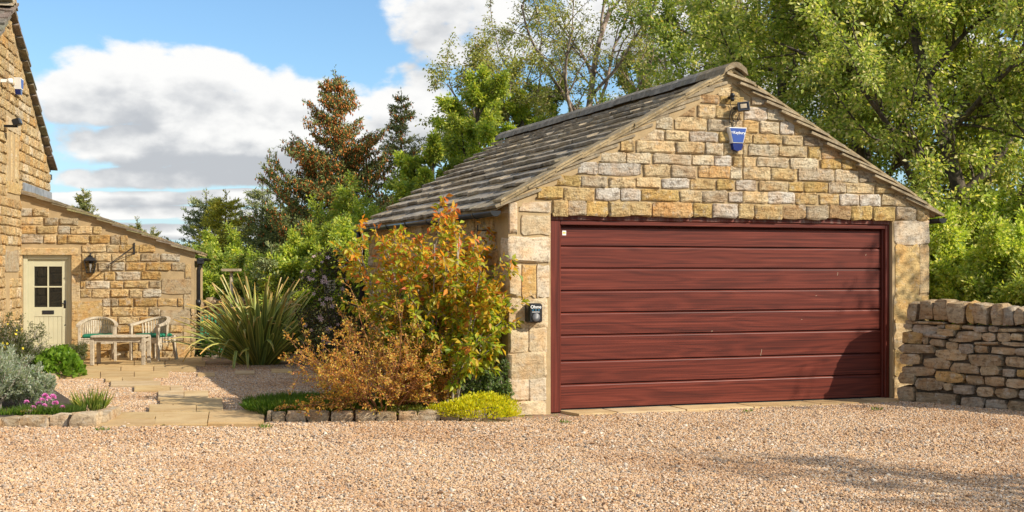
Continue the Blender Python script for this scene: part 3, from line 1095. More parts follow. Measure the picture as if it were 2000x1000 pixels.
gdoor = empty('garage_door', (0, 0, 0)); gdoor.parent = garage
LX0, LX1 = glocal(1093, 500, .10)[0], glocal(1720, 500, .10)[0]
def jamb(x0, x1, y0, y1, z0, z1):
    o_ = bpy.data.objects.new('door_frame', MB().bev(0, z1 - z0, y0, y1, 0, x1 - x0, .006).mesh('door_frame', M['door_wood']))
    COL.objects.link(o_); o_.parent = gdoor
    o_.matrix_local = Matrix.Translation((x1, 0, z0)) @ Matrix.Rotation(math.radians(-90), 4, 'Y'); return o_
jamb(DX0 - .0, LX0 - .018, .035, .2, 0.0, 2.115)
jamb(LX0 - .0175, LX0 - .002, .055, .2, 0.0, 2.06)
jamb(LX1 + .028, DX1 - .002, .045, .2, 0.0, 2.115)
jamb(LX1 + .004, LX1 + .0275, .075, .2, 0.0, 2.06)
gframe(DX0 + .001, DX1 - .003, .030, .2, 2.116, DZ - .002).data.materials[0] = M['door_dusty']
gframe(LX0 - .0178, LX1 + .0278, .045, .2, 2.0615, 2.1155)
zedges = [2.052]
for py in (482, 525.2, 569, 612, 656.5, 707, 752.5):
    zedges.append(glocal(1093, py - 1, .10)[1])
zedges.append(.022)
for k in range(8):
    z1, z0 = zedges[k], zedges[k + 1]
    mb = MB(); w = LX1 - LX0; h = z1 - z0
    prof = [(.060, 0.0), (.060, .006), (.0, .012), (.0, h - .020), (.004, h - .013), (.016, h - .003), (.016, h), (.060, h)]     # depth, height
    n = len(prof)
    vs = [(0, d, z) for d, z in prof] + [(w, d, z) for d, z in prof]
    fs = [(i, n + i, n + (i + 1) % n, (i + 1) % n) for i in range(n)] + [tuple(range(n)), tuple(range(2 * n - 1, n - 1, -1))]
    mb.add(vs, fs)
    o = mb.build('door_panel', M['door_wood'], gdoor); o.location = (LX0, .105, z0)
for sx0_, sz0_, sl_, sa_ in ((1.9, .86, .03, .3), (2.55, .60, .10, 1.35), (3.6, 1.52, .05, 1.4), (3.1, .98, .02, 0), (3.3, 1.26, .02, .5), (4.0, 1.75, .03, 1.2)):
    o = MB().bev(-sl_ / 2.6, sl_ / 2.6, -.0012, .001, -.002, .002, .0004).build('scuff_mark', M['pale_wood'], gdoor)
    o.matrix_local = Matrix.Translation((LX0 + sx0_, .1045, sz0_)) @ Matrix.Rotation(-sa_, 4, 'Y')
MB().box(LX0 - .002, LX1 + .002, .095, .16, 0.004, .0215).build('rubber_seal', M['rubber'], gdoor)
t0, z0 = glocal(1098.5, 459.5, .10); t1, z1 = glocal(1106, 450.5, .10)
st = MB().box(t0, t1, .1035, .105, z0, z1).build('sticker', M['white'], gdoor)
MB().box(t0 + .006, t1 - .006, .1028, .1035, z0 + .018, z1 - .014).build('sticker_print', M['sticker'], gdoor)

# threshold paving in front of the door
apron = empty('threshold_paving', GC, GT, 'strip of buff paving slabs under the garage door', 'paving', kind='structure')
edges = [.60, 1.16, 2.0, 2.86, 3.74, 4.55, 5.30]
for a, b in zip(edges[:-1], edges[1:]):
    q = [Vector((a + .008 + (.10 if a == .60 else 0), -.30, 0)), Vector((b - .008 - (.25 if b == 5.30 else 0), -.30, 0)), Vector((b - .008, .2, 0)), Vector((a + .008, .2, 0))]
    slab(apron, q, -.03, .016, 'flagstone')

# ------------------------------------------------------------------ fittings on the garage
GR = Matrix.Translation(GC) @ Matrix.Rotation(GT, 4, 'Z')


def on_garage(px, py, off=-.03):
    t, z = glocal(px, py, off)
    return GR @ Vector((t, off, z))


def text(body, size, parent, mat, loc, rot=(math.radians(90), 0, 0), ext=.0015, align='CENTER', sx=1.0, bold=.0):
    cu = bpy.data.curves.new('lettering', 'FONT'); cu.body = body; cu.size = size; cu.extrude = ext; cu.align_x = align; cu.align_y = 'CENTER'; cu.offset = bold
    cu.materials.append(mat)
    o = link_obj('lettering', cu, parent); o.location = loc; o.rotation_euler = rot; o.scale = (sx, 1, 1)
    return o


# alarm box
ab = empty('alarm_box', on_garage(1437, 273), GT, 'blue and white shield-shaped alarm box below the floodlight on the garage gable', 'alarm box')
def shield(w0, w1, zt, zb, y0, y1, mat, name, ins=0.014):
    mb = MB()
    a = [(-w0, zt), (w0, zt), (w1, zb), (-w1, zb)]
    b = [(-w0 + ins, zt - ins), (w0 - ins, zt - ins), (w1 - ins, zb + ins * .6), (-w1 + ins, zb + ins * .6)]
    vs = [(x, y0, z) for x, z in a] + [(x, y1 + .02, z) for x, z in a] + [(x, y1, z) for x, z in b]
    fs = [(0, 1, 2, 3)] + [(11, 10, 9, 8)] + [(i, (i + 4), (i + 1) % 4 + 4, (i + 1) % 4) for i in range(4)] + [(i + 4, i + 8, (i + 1) % 4 + 8, (i + 1) % 4 + 4) for i in range(4)]
    mb.add(vs, fs); return mb.build(name, mat, ab)
shield(.119, .074, .140, -.045, .02, -.055, M['white'], 'cover', .007)
shield(.107, .066, .130, -.036, -.05, -.0585, M['blue'], 'front_panel', .003)
mb = MB()
prof = [(-.067, -.047), (.067, -.047), (.052, -.118), (0, -.136), (-.052, -.118)]
mb.prism(prof[::-1], -.050, .02); mb.build('strobe_lens', M['navy'], ab)
text('Keybury', .046, ab, M['letter'], (.012, -.0595, .075), bold=.0006)
MB().prism([(-.093, .088), (-.070, .088), (-.0815, .062)][::-1], -.0605, -.0585).build('emblem', M['letter'], ab)
MB().prism([(-.088, .084), (-.075, .084), (-.0815, .070)][::-1], -.0613, -.0606).build('emblem', M['blue'], ab)
# floodlight with sensor and cable
fl = empty('floodlight', on_garage(1440, 211), GT, 'small black floodlight with sensor and looping cable near the garage apex', 'floodlight')
Mf = Matrix.Translation((.005, -.13, .0)) @ Matrix.Rotation(math.radians(-14), 4, 'X') @ Matrix.Rotation(math.radians(-22), 4, 'Z')
MB().bev(-.068, .068, -.02, .03, -.052, .052, .008, Mf).build('housing', M['black'], fl)
mbf = MB()
for a in ((-.066, .066, .040, .050), (-.066, .066, -.050, -.040)): mbf.box(a[0], a[1], -.026, -.019, a[2], a[3], Mf)
for a in ((-.066, -.054), (.054, .066)): mbf.box(a[0], a[1], -.026, -.019, -.0395, .0395, Mf)
mbf.build('rim', M['gutter'], fl)
MB().box(-.036, .036, -.0235, -.0195, -.024, .026, Mf).build('lamp_glass', M['pale_wood'], fl)
MB().bev(-.05, .03, -.10, .02, -.02, .015, .004).build('mounting_arm', M['black'], fl)
sp_ = MB(); sp_.lathe([(.0, -.035), (.022, -.03), (.027, -.005), (.020, .012), (.028, .02), (.028, .045), (.018, .06), (.0, .062)], 14, (-.098, -.06, .10)); sp_.box(-.112, -.084, -.055, .02, .10, .13)
sp_.build('sensor', M['black'], fl, True)
cb = MB()
pts = [(-.098, -.03, .07)]
for k in range(9): pts.append((-.100 + .012 * math.sin(k * .7), -.012, .06 - .03 * k))
cb.tube(pts, .0045, 5)
lp = []
for k in range(22):
    an = math.pi * .5 + k / 21 * math.pi * 1.7
    lp.append((-.03 + .052 * math.cos(an), -.02, -.10 + .062 * math.sin(an)))
cb.tube(lp, .0045, 5)
cb.tube([(-.098, -.012, -.16), (-.06, -.02, -.23), (-.03, -.02, -.20), (.01, -.03, -.06)], .0045, 5)
cb.build('cable', M['black'], fl)
# charging point
ev = empty('charging_point', on_garage(1039, 611), GT, 'black wall-mounted car charger with round dial left of the garage door', 'car charger')
MB().bev(-.080, .080, -.115, .02, -.105, .105, .016).build('casing', M['black'], ev, False)
MB().bev(-.066, .066, -.119, -.113, -.092, .094, .003).build('face', M['black'], ev)
cyl = Matrix.Translation((.0, 0, -.045)) @ Matrix.Rotation(math.radians(90), 4, 'X')
MB().lathe([(.0, .115), (.046, .115), (.046, .128), (.042, .133), (.0, .133)], 24, M=cyl).build('dial', M['grey'], ev, True)
text('Ohme', .048, ev, M['letter'], (0, -.1195, .066), bold=.0006)
for k in (-1, 0, 1):
    MB().box(k * .034 - .006, k * .034 + .006, -.1205, -.119, .029, .039).build('indicator', M['teal_led'], ev)
MB().box(-.042, .042, -.1205, -.119, .010, .015).build('print_line', M['letter'], ev)

# ------------------------------------------------------------------ dry stone wall on the right
D0 = Vector((4.60, 15.25, 0)); DDIR = Vector((.725, -.689, 0))
DANG = math.atan2(DDIR.y, DDIR.x)
dwall = empty('dry_stone_wall', D0, DANG, 'dry stone wall with upright cope stones to the right of the garage', 'stone wall')


def dlocal(px, py):
    k = (px - 1000) / F
    t = (k * D0.y - D0.x) / (DDIR.x - k * DDIR.y); Y = D0.y + DDIR.y * t
    return t, H - (py - HY) / F * Y


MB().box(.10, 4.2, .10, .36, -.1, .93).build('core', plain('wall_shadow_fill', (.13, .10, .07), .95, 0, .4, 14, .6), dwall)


def rock(parent, x0, x1, z0, z1, y0, y1, pal=PAL_DRY, r=rng, rot=.05, name='stone', grow=1.05, pool=None):
    o = link_obj(name, r.choice(pool or ROCKS), parent)
    o.location = ((x0 + x1) / 2, (y0 + y1) / 2, (z0 + z1) / 2)
    o.scale = ((x1 - x0) * grow, (y1 - y0), (z1 - z0) * grow)
    o.rotation_euler = (0, r.uniform(-rot, rot), r.uniform(-rot, rot)); o.color = pick(pal, r); return o


cope = [(245, 332, 100, 240), (330, 440, 85, 240), (432, 550, 80, 245), (527, 658, 95, 265), (657, 713, 100, 262), (702, 828, 100, 270), (830, 918, 110, 272), (916, 998, 130, 282), (996, 1080, 140, 275)]
body = [(228, 303, 232, 262), (305, 515, 240, 265), (225, 283, 258, 300), (287, 456, 265, 330), (457, 510, 266, 290), (512, 618, 262, 304), (627, 713, 270, 300), (715, 805, 277, 318), (812, 880, 277, 317), (882, 1015, 290, 318), (1018, 1080, 290, 316),
        (207, 353, 310, 403), (357, 400, 347, 402), (357, 528, 322, 362), (462, 588, 292, 345), (592, 762, 306, 378), (768, 862, 320, 382), (870, 965, 320, 388), (974, 1056, 326, 378),
        (408, 510, 364, 418), (516, 603, 384, 440), (537, 700, 360, 388), (608, 711, 397, 468), (713, 890, 382, 412), (715, 805, 407, 465), (827, 998, 420, 478), (902, 1090, 385, 418), (1003, 1090, 427, 484),
        (192, 445, 395, 472), (192, 335, 464, 546), (448, 670, 430, 520), (347, 543, 492, 584), (680, 918, 468, 560), (922, 1064, 487, 569),
        (203, 434, 552, 626), (442, 642, 590, 674), (552, 748, 529, 614), (756, 898, 548, 624), (916, 1000, 572, 634), (1010, 1090, 577, 634),
        (189, 304, 598, 684), (311, 504, 634, 728), (509, 567, 670, 724), (576, 717, 683, 754), (650, 780, 618, 688), (790, 936, 624, 697), (949, 1090, 642, 711),
        (182, 304, 692, 803), (304, 611, 728, 836), (621, 784, 764, 868), (729, 856, 698, 774), (863, 1024, 704, 783), (790, 948, 782, 886), (1029, 1090, 717, 781), (950, 1090, 792, 885)]
tmax = 0
for X0, X1, Y0, Y1 in body:
    t0, z1 = dlocal(1700 + X0 / 3.57, 560 + Y0 / 3.57); t1, z0 = dlocal(1700 + X1 / 3.57, 560 + Y1 / 3.57)
    tmax = max(tmax, t1)
    d = rng.uniform(-.02, .03)
    rock(dwall, t0, t1, z0, z1, d, d + rng.uniform(.22, .3))
for X0, X1, Y0, Y1 in cope:
    t0, z1 = dlocal(1700 + X0 / 3.57, 560 + Y0 / 3.57); t1, z0 = dlocal(1700 + X1 / 3.57, 560 + Y1 / 3.57)
    rock(dwall, t0, t1, z0 - .01, z1, -.03, .40, rot=.09, grow=.99, pool=COPES)
zz = -.06
for h in (.2, .17, .16, .14, .15, .13, .12):                                  # the wall goes on past the picture's edge
    x = tmax - .02
    while x < 4.1:
        l = rng.uniform(.2, .48)
        rock(dwall, x, x + l - .012, zz + .006, zz + h - .006, 0, .26); x += l
    zz += h
x = tmax
while x < 4.1:
    l = rng.uniform(.13, .2)
    rock(dwall, x, x + l - .01, .93, .93 + rng.uniform(.2, .27), -.03, .40, rot=.1, pool=COPES); x += l
zz = -.06
# ------------------------------------------------------------------ lean-to and house on the left
LA = Vector((-8.60, 22.53, 0)); LT = math.radians(11.0)
LU = Vector((math.cos(LT), math.sin(LT), 0)); LB = Vector((-math.sin(LT), math.cos(LT), 0))


def llocal(px, py, off=0.0):
    k = (px - 1000) / F; o = LA + LB * off
    t = (k * o.y - o.x) / (LU.x - k * LU.y); Y = o.y + LU.y * t
    return t, H - (py - HY) / F * Y


def plane_pt(px, py, off=-.05):
    t, z = llocal(px, py, off); return LA + LU * t + LB * off + Vector((0, 0, z))


lean = empty('lean_to', LA, LT, 'low stone lean-to with sloping slate roof and pale green door', 'lean-to building')
LW = 2.975; LZ0, LZ1 = 2.95, 1.885
def lroof(x): return LZ0 + (LZ1 - LZ0) * x / LW
dx0, dx1, dzt = .034, .86, 1.845
lm = MB()
lm.prism([(-.3, -.1), (dx0 - .003, -.1), (dx0 - .003, lroof(0)), (-.3, lroof(-.3))][::1], .001, .3)
lm.prism([(dx1 + .003, -.1), (LW - .012, -.1), (LW - .012, lroof(LW)), (dx1 + .003, lroof(dx1))], .001, .3)
lm.prism([(dx0 - .003, dzt + .003), (dx1 + .003, dzt + .003), (dx1 + .003, lroof(dx1)), (dx0 - .003, lroof(dx0))], .001, .3)
lm.box(LW - .3, LW - .012, .3, 3.2, -.1, LZ1 - .1)
lwall = lm.build('wall', M['mortar'], lean)
def lst(X0, X1, Y0, Y1, col, kind='ashlar', pr=.02, s=2.5, oy=350):
    a, zt = llocal(X0 / s, oy + Y0 / s); b, zb = llocal(X1 / s, oy + Y1 / s)
    stone(lwall, max(a, -.01), min(b, LW), max(zb, -.03), zt, PAL_LEAN, kind, pr, col=(*col, 1) if col else None)
specials = [(98, 380, 335, 368, (.60, .44, .23)), (350, 500, 597, 688, (.54, .38, .17)), (350, 391, 470, 594, (.56, .43, .25)), (350, 396, 372, 466, (.55, .40, .20)),
            (790, 932, 487, 557, (.43, .33, .20)), (785, 930, 640, 712, (.46, .37, .24)), (350, 400, 692, 780, (.55, .40, .19)), (350, 420, 785, 876, (.53, .37, .17)),
            (850, 930, 800, 872, (.54, .39, .19)), (898, 930, 562, 638, (.50, .40, .25)), (896, 930, 716, 796, (.52, .38, .2)), (905, 932, 415, 483, (.5, .36, .18))]
for sp in specials: lst(*sp)
holes = [(dx0 - .01, dx1 + .01, -.2, dzt)]
for X0, X1, Y0, Y1, c in specials:
    a, zt = llocal(X0 / 2.5, 350 + Y0 / 2.5); b, zb = llocal(X1 / 2.5, 350 + Y1 / 2.5)
    holes.append((a, b, zb, zt))
rl = random.Random(8)
courses(lwall, .0, LW - .01, -.02, 2.95, lambda x, z: z < lroof(x) - .10, PAL_LEAN, .148, .172, .22, .44, holes, .024, rl, .021)
# verge, slates, roof
lr = empty('roof', (0, 0, 0)); lr.parent = lean
lp_ = math.atan2(LZ0 - LZ1, LW)
MB().prism([(-.0, lroof(0) - .085), (LW + .0, lroof(LW) - .075), (LW + .0, lroof(LW) + .012), (-.0, lroof(0) + .012)], -.022, .05).build('verge_pointing', M['mortar'], lr)
MB().prism([(-.05, lroof(-.05) - .02), (LW + .06, lroof(LW + .06) - .02), (LW + .06, lroof(LW + .06) + .018), (-.05, lroof(-.05) + .018)], .0, 3.2).build('bedding', M['mortar'], lr)
Lr = LW / math.cos(lp_) + .06
n_ = 12; g = Lr / n_
for k in range(n_):
    s = k * g
    y = -.075 - rl.uniform(0, .02)
    while y < 3.0:
        w = rl.uniform(.35, .6)
        o = link_obj('roof_slate', rl.choice(SLATES), lr)
        x = LW + .075 - s * math.cos(lp_)
        z = lroof(x) + .035 + rl.uniform(-.004, .006)
        o.matrix_local = (Matrix.Translation((x, y + w / 2, z)) @ Matrix.Rotation(math.radians(90), 4, 'Z') @ Matrix.Rotation(lp_ - .10 + rl.uniform(-.015, .01), 4, 'X')
                          @ Matrix.Diagonal((w - .006, g * 1.9, rl.uniform(.022, .034), 1)))
        o.color = (*[q * rl.uniform(.9, 1.1) for q in ((.44, .34, .19) if rl.random() < .6 else (.33, .27, .18))], 1)
        y += w
# gutter, hopper and downpipe
MB().prism([(LW + .11 + x, LZ1 - .09 + z) for x, z in outer + inner], -.05, 3.1).build('gutter', M['black'], lean, True)
dp = MB(); dp.tube([(LW + .085, .02, LZ1 - .10), (LW + .085, .02, LZ1 - .22), (LW + .05, .06, LZ1 - .32), (LW + .05, .06, .05)], .036, 10)
for z in (.95, .30): dp.tube([(LW + .05, .06, z), (LW + .05, .06, z + .09)], .047, 10)
dp.build('downpipe', M['cast_iron'], lean, True)
MB().bev(LW + .02, LW + .15, -.04, .1, LZ1 - .21, LZ1 - .10, .015).build('hopper', M['cast_iron'], lean)
MB().sweep([(.045, .03, lroof(0) + .085), (.045, 3.05, lroof(0) + .085)], .03, .15).build('flashing', M['lead'], lean)
# door
ld_ = empty('door', (0, 0, 0)); ld_.parent = lean
fr = MB()
fr.bev(dx0, dx0 + .072, .05, .16, 0, dzt, .006); fr.bev(dx1 - .072, dx1, .05, .16, 0, dzt, .006); fr.bev(dx0 + .0725, dx1 - .0725, .051, .16, dzt - .085, dzt - .001, .006)
fr.build('door_frame', M['cream'], ld_)
a0, a1 = dx0 + .075, dx1 - .075; zt = dzt - .088; z0 = .075
sx0, sx1 = a0 + .105, a1 - .105; gz0, gz1 = .92, zt - .12
lf = MB()
lf.bev(a0, sx0, .085, .13, z0, zt, .004); lf.bev(sx1, a1, .085, .13, z0, zt, .004)
lf.box(sx0, sx1, .087, .13, zt - .12, zt - .002); lf.box(sx0, sx1, .087, .13, z0 + .001, z0 + .20); lf.box(sx0, sx1, .087, .13, .755, gz0)
lf.build('door_leaf', M['cream'], ld_)
n = 6; w = (sx1 - sx0) / n
for k in range(n):
    MB().bev(sx0 + k * w + .001, sx0 + (k + 1) * w - .001, .094, .12, z0 + .20, .755, .005).build('plank', M['cream'], ld_)
mu = MB(); mxd = (sx0 + sx1) / 2; mzd = (gz0 + gz1) / 2
mu.box(mxd - .012, mxd + .012, .086, .125, gz0, gz1); mu.box(sx0, mxd - .0125, .0865, .125, mzd - .012, mzd + .012); mu.box(mxd + .0125, sx1, .0865, .125, mzd - .012, mzd + .012)
mu.build('glazing_bar', M['cream'], ld_)
for xx0, xx1 in ((sx0, mxd - .012), (mxd + .012, sx1)):
    for zz0, zz1 in ((gz0, mzd - .012), (mzd + .012, gz1)):
        MB().box(xx0, xx1, .106, .112, zz0, zz1).build('pane', M['glass'], ld_)
MB().bev(mxd - .10, mxd + .10, .078, .09, .795, .862, .005).build('letter_plate', M['cast_iron'], ld_)
hd = MB(); hd.bev(sx1 + .030, sx1 + .066, .078, .087, .90, 1.04, .004); hd.tube([(sx1 + .048, .085, .985), (sx1 + .048, .045, .985), (sx1 - .035, .045, .985)], .010, 8)
hd.build('handle', M['black'], ld_, True)
MB().lathe([(0, 0), (.013, 0), (.013, .006), (0, .008)], 10, M=Matrix.Translation((sx1 + .055, .086, .60)) @ Matrix.Rotation(math.radians(90), 4, 'X')).build('lock', M['black'], ld_)
MB().bev(a0 + .01, a1 - .01, .055, .09, z0 + .02, z0 + .06, .01).build('weather_bar', M['cream'], ld_)
o = MB().bev(dx0 + .004, dx1 - .004, -.10, .2, -.03, .065, .01).build('doorstep', M['flag'], ld_); o.color = (.55, .42, .24, 1)
# dim hallway seen through the panes
MB().box(-.2, 1.2, .9, .92, 0, 2.2).build('hall_wall', M['mortar'], lean)

# ---- the house gable: local x runs from front to back along the gable, outward is -y
HA = math.atan2(LB.y, LB.x)
house = empty('stone_house', LA, HA, 'tall stone farmhouse gable with steep slate verge at far left', 'house')
HR, HE, HRZ, HEZ = -1.12, 3.17, 5.93, 3.60             # ridge x, far eave x, ridge and eave heights
def hroof(x): return HRZ - (HRZ - HEZ) * abs(x - HR) / (HE - HR)
HF = 2 * HR - HE
hm = MB()
hm.prism([(HF, -.1), (HE - .012, -.1), (HE - .012, HEZ - .01), (HR, HRZ - .01), (HF, HEZ - .01)], .001, .35)
hm.box(HE - .36, HE - .012, .35, 7.0, -.1, HEZ - .08)
hm.box(HF, HF + .35, .35, 7.0, -.1, HEZ - .08)
hwall = hm.build('wall', M['mortar'], house)
def hlocal(px, py):
    k = (px - 1000) / F
    t = (k * LA.y - LA.x) / (LB.x - k * LB.y); Y = LA.y + LB.y * t
    return t, H - (py - HY) / F * Y
hs = [(-1.46, -.20, 1.56, 1.90, (.42, .35, .24)), (-1.6, -.62, .72, .86, (.56, .40, .19)), (-1.35, .0, 2.88, 3.06, (.56, .40, .18)), (-1.35, -.05, 3.92, 4.12, (.58, .46, .29)),
      (-.48, -.22, 3.08, 3.90, (.56, .42, .22)), (-.86, -.72, 3.08, 3.90, (.55, .41, .22)), (-1.35, -1.18, 3.08, 3.90, (.55, .41, .22))]
hh = [(-1.42, -.98, .86, 1.56), (-1.18, -.86, 3.06, 3.92), (-.72, -.48, 3.06, 3.92)]
for a, b, c, d, col in hs: stone(hwall, a, b, c, d, PAL_HOUSE, 'ashlar', .024, col=(*col, 1)); hh.append((a, b, c, d))
rh = random.Random(31)
courses(hwall, -2.5, HE - .01, .0, 5.9, lambda x, z: z < hroof(x) - .10 and not (x > .02 and z < lroof(0) + .05), PAL_HOUSE, .150, .205, .28, .52, hh, .026, rh, .025)
rest = MB()
z = 0.0
while z < 5.0:                                          # masonry off to the left of the picture
    x = HF; h = rh.uniform(.16, .22)
    while x < -2.55:
        l = min(rh.uniform(.3, .55), -2.5 - x)
        if hroof(x) - .15 > z + h: rest.bev(x + .012, x + l - .012, -.02 + rh.uniform(-.008, .006), .03, z + .012, z + h - .012, .012)
        x += l
    z += h
z = 0.0
while z < HEZ - .2:
    y = .02; h = rh.uniform(.16, .22)
    while y < 6.9:
        l = min(rh.uniform(.3, .55), 7.0 - y)
        rest.bev(HF - .022 + rh.uniform(-.006, .008), HF + .03, y + .012, y + l - .012, z + .012, z + h - .012, .012)
        y += l
    z += h
o = rest.build('masonry', M['stone'], hwall); o.color = (.56, .40, .19, 1); o['kind'] = 'stuff'
# windows
for (a, b, c, d) in hh[1:3]:
    MB().box(a, b, .16, .17, c, d).build('window_pane', M['glass'], house)
w_ = MB(); w_.bev(-1.42, -1.34, .05, .12, .86, 1.56, .006); w_.bev(-1.06, -.98, .05, .12, .86, 1.56, .006); w_.box(-1.34, -1.06, .055, .12, 1.49, 1.555); w_.box(-1.34, -1.06, .055, .12, .865, .93); w_.box(-1.34, -1.06, .06, .11, 1.2, 1.23)
wf = w_.build('window', M['cream'], house)
MB().box(-1.34, -1.06, .09, .1, .93, 1.49).build('pane', M['glass'], wf)
hr_ = empty('roof', (0, 0, 0)); hr_.parent = house
hp = math.atan2(HRZ - HEZ, HE - HR)
for sg in (-1, 1):
    xe = HR + sg * (HE - HR + .12)
    q = [(HR, HRZ), (xe, hroof(xe)), (xe, hroof(xe) + .05), (HR, HRZ + .05)]
    o = MB().prism(q if sg > 0 else q[::-1], .0, 7.2).build('roof_slope', M['slate'], hr_); o.color = (.26, .22, .18, 1)
    n_ = 15; L_ = (HE - HR + .14) / math.cos(hp); g = L_ / n_
    for k in range(n_):
        s = k * g; w = rh.uniform(.4, .6)
        o = link_obj('roof_slate', rh.choice(SLATES), hr_)
        x = HR + sg * (HE - HR + .14 - s * math.cos(hp)); z = hroof(x) + .055 + rh.uniform(-.006, .008)
        o.matrix_local = (Matrix.Translation((x, -.10 + w / 2 - rh.uniform(0, .03), z)) @ Matrix.Rotation(math.radians(90 * sg), 4, 'Z') @ Matrix.Rotation(hp - .11, 4, 'X')
                          @ Matrix.Diagonal((w, g * 1.8, rh.uniform(.03, .045), 1)))
        o.color = (*[q * rh.uniform(.85, 1.1) for q in (.30, .25, .19)], 1)
y = -.12
while y < 7:
    l = rh.uniform(.5, .8)
    mb = MB(); prof2 = [(-.24, -.10), (-.06, .075), (.06, .075), (.24, -.10), (0, .0)]
    mb.prism(prof2[::-1], y, y + l - .01); o = mb.build('ridge_stone', M['ashlar'], hr_); o.location = (HR, 0, HRZ + .10); o.color = (.42, .35, .25, 1); y += l
MB().box(HE - .02, HE + .10, -.03, 6.8, HEZ - .22, HEZ - .12).build('gutter', M['black'], house)
# kneeler-like springing stones under the ridge, dark flue patch
HM = Matrix.Translation(LA) @ Matrix.Rotation(HA, 4, 'Z')
def on_house(px, py, off=-.04):
    t, z = hlocal(px, py); return HM @ Vector((t, off, z))
hb = empty('alarm_box', on_house(27.5, 168), HA, 'blue and white alarm box high on the farmhouse gable', 'alarm box')
mbx = MB(); mbx.prism([(-.14, .13), (.14, .13), (.09, -.06), (-.09, -.06)][::-1], -.09, .03); mbx.build('cover', M['white'], hb)
MB().prism([(-.115, .11), (.115, .11), (.08, -.04), (-.08, -.04)][::-1], -.094, -.0905).build('front_panel', M['blue'], hb)
MB().prism([(-.09, -.062), (.09, -.062), (.05, -.15), (-.05, -.15)][::-1], -.08, .03).build('strobe_lens', M['navy'], hb)
hl = empty('security_light', on_house(4, 246), HA, 'small dark security light beside the slit window of the farmhouse', 'security light')
MB().bev(-.10, .10, -.26, -.14, -.06, .05, .01, Matrix.Rotation(math.radians(-20), 4, 'X')).build('housing', M['black'], hl)
MB().box(-.08, .08, -.268, -.262, -.045, .035, Matrix.Rotation(math.radians(-20), 4, 'X')).build('lamp_glass', M['gutter'], hl)
MB().box(-.02, .02, -.2, .04, -.02, .02).build('arm', M['black'], hl)
h2 = empty('wall_sensor', on_house(-1, 158), HA, 'small pale sensor on the farmhouse gable left of the alarm box', 'sensor')
MB().lathe([(.0, -.04), (.045, -.035), (.05, .0), (.04, .04), (0, .045)], 12, c=(0, -.12, 0)).build('housing', M['white'], h2, True)
MB().box(-.02, .02, -.12, .04, -.02, .03).build('bracket', M['white'], h2)

# wall lantern
wl_ = empty('wall_lantern', plane_pt(176.5, 517, -.10), LT, 'black coach lantern on the stone wall right of the door', 'lantern')
lb = MB(); hw0, hw1 = .058, .092
def ringv(w, z): return [(-w, -w, z), (w, -w, z), (w, w, z), (-w, w, z)]
fs4 = [(0, 1, 2, 3)[::-1], (4, 5, 6, 7), (0, 1, 5, 4), (1, 2, 6, 5), (2, 3, 7, 6), (3, 0, 4, 7)]
rf = MB(); rf.add(ringv(.108, .075) + ringv(.045, .135), fs4); rf.add(ringv(.10, .062) + ringv(.108, .0745), fs4); rf.add(ringv(.032, .1355) + ringv(.038, .155), fs4)
rf.lathe([(.012, .155), (.02, .165), (.018, .182), (0, .19)], 10); rf.build('lantern_roof', M['cast_iron'], wl_)
cg = MB()
for sx_, sy_ in ((-1, -1), (1, -1), (1, 1), (-1, 1)):
    cg.tube([(sx_ * hw0, sy_ * hw0, -.135), (sx_ * hw1, sy_ * hw1, .062)], .008, 4)
cg.add(ringv(.062, -.150) + ringv(.068, -.135), fs4); cg.build('cage', M['cast_iron'], wl_)
gm2 = MB(); gm2.add(ringv(hw0 - .004, -.134) + ringv(hw1 - .004, .061), [fs4[k] for k in (2, 3, 4, 5)]); gm2.build('glass', M['lglass'], wl_)
MB().lathe([(.010, -.13), (.012, -.06), (.022, -.03), (.022, .01), (.0, .03)], 10).build('bulb', M['white'], wl_, True)
ar = MB(); ar.tube([(0, 0, .15), (0, .02, .19), (0, .10, .19)], .010, 6); ar.bev(-.03, .03, .08, .10, .02, .21, .006); ar.tube([(0, .09, .05), (0, .07, .02)], .008, 5); ar.build('bracket', M['cast_iron'], wl_)
# hanging basket bracket
hb_ = empty('hanging_bracket', plane_pt(262, 485, -.02), LT, 'thin black iron hanging basket bracket high on the lean-to wall', 'bracket')
br = MB(); br.bev(-.014, .014, -.012, .01, -.11, .10, .004)
tip = Vector((-.42, -.26, -.30))
br.tube([(0, -.012, .03), (-.2, -.13, -.125), tuple(tip)], .0075, 6); br.tube([(0, -.012, -.09), (-.16, -.10, -.16), (-.30, -.185, -.225), tuple(tip)], .006, 6)
lp = [tip + Vector((-.02 * math.sin(k * .7), 0, -.025 + .028 * math.cos(k * .7))) for k in range(9)]
br.tube(lp, .006, 5); br.build('arm', M['cast_iron'], hb_)

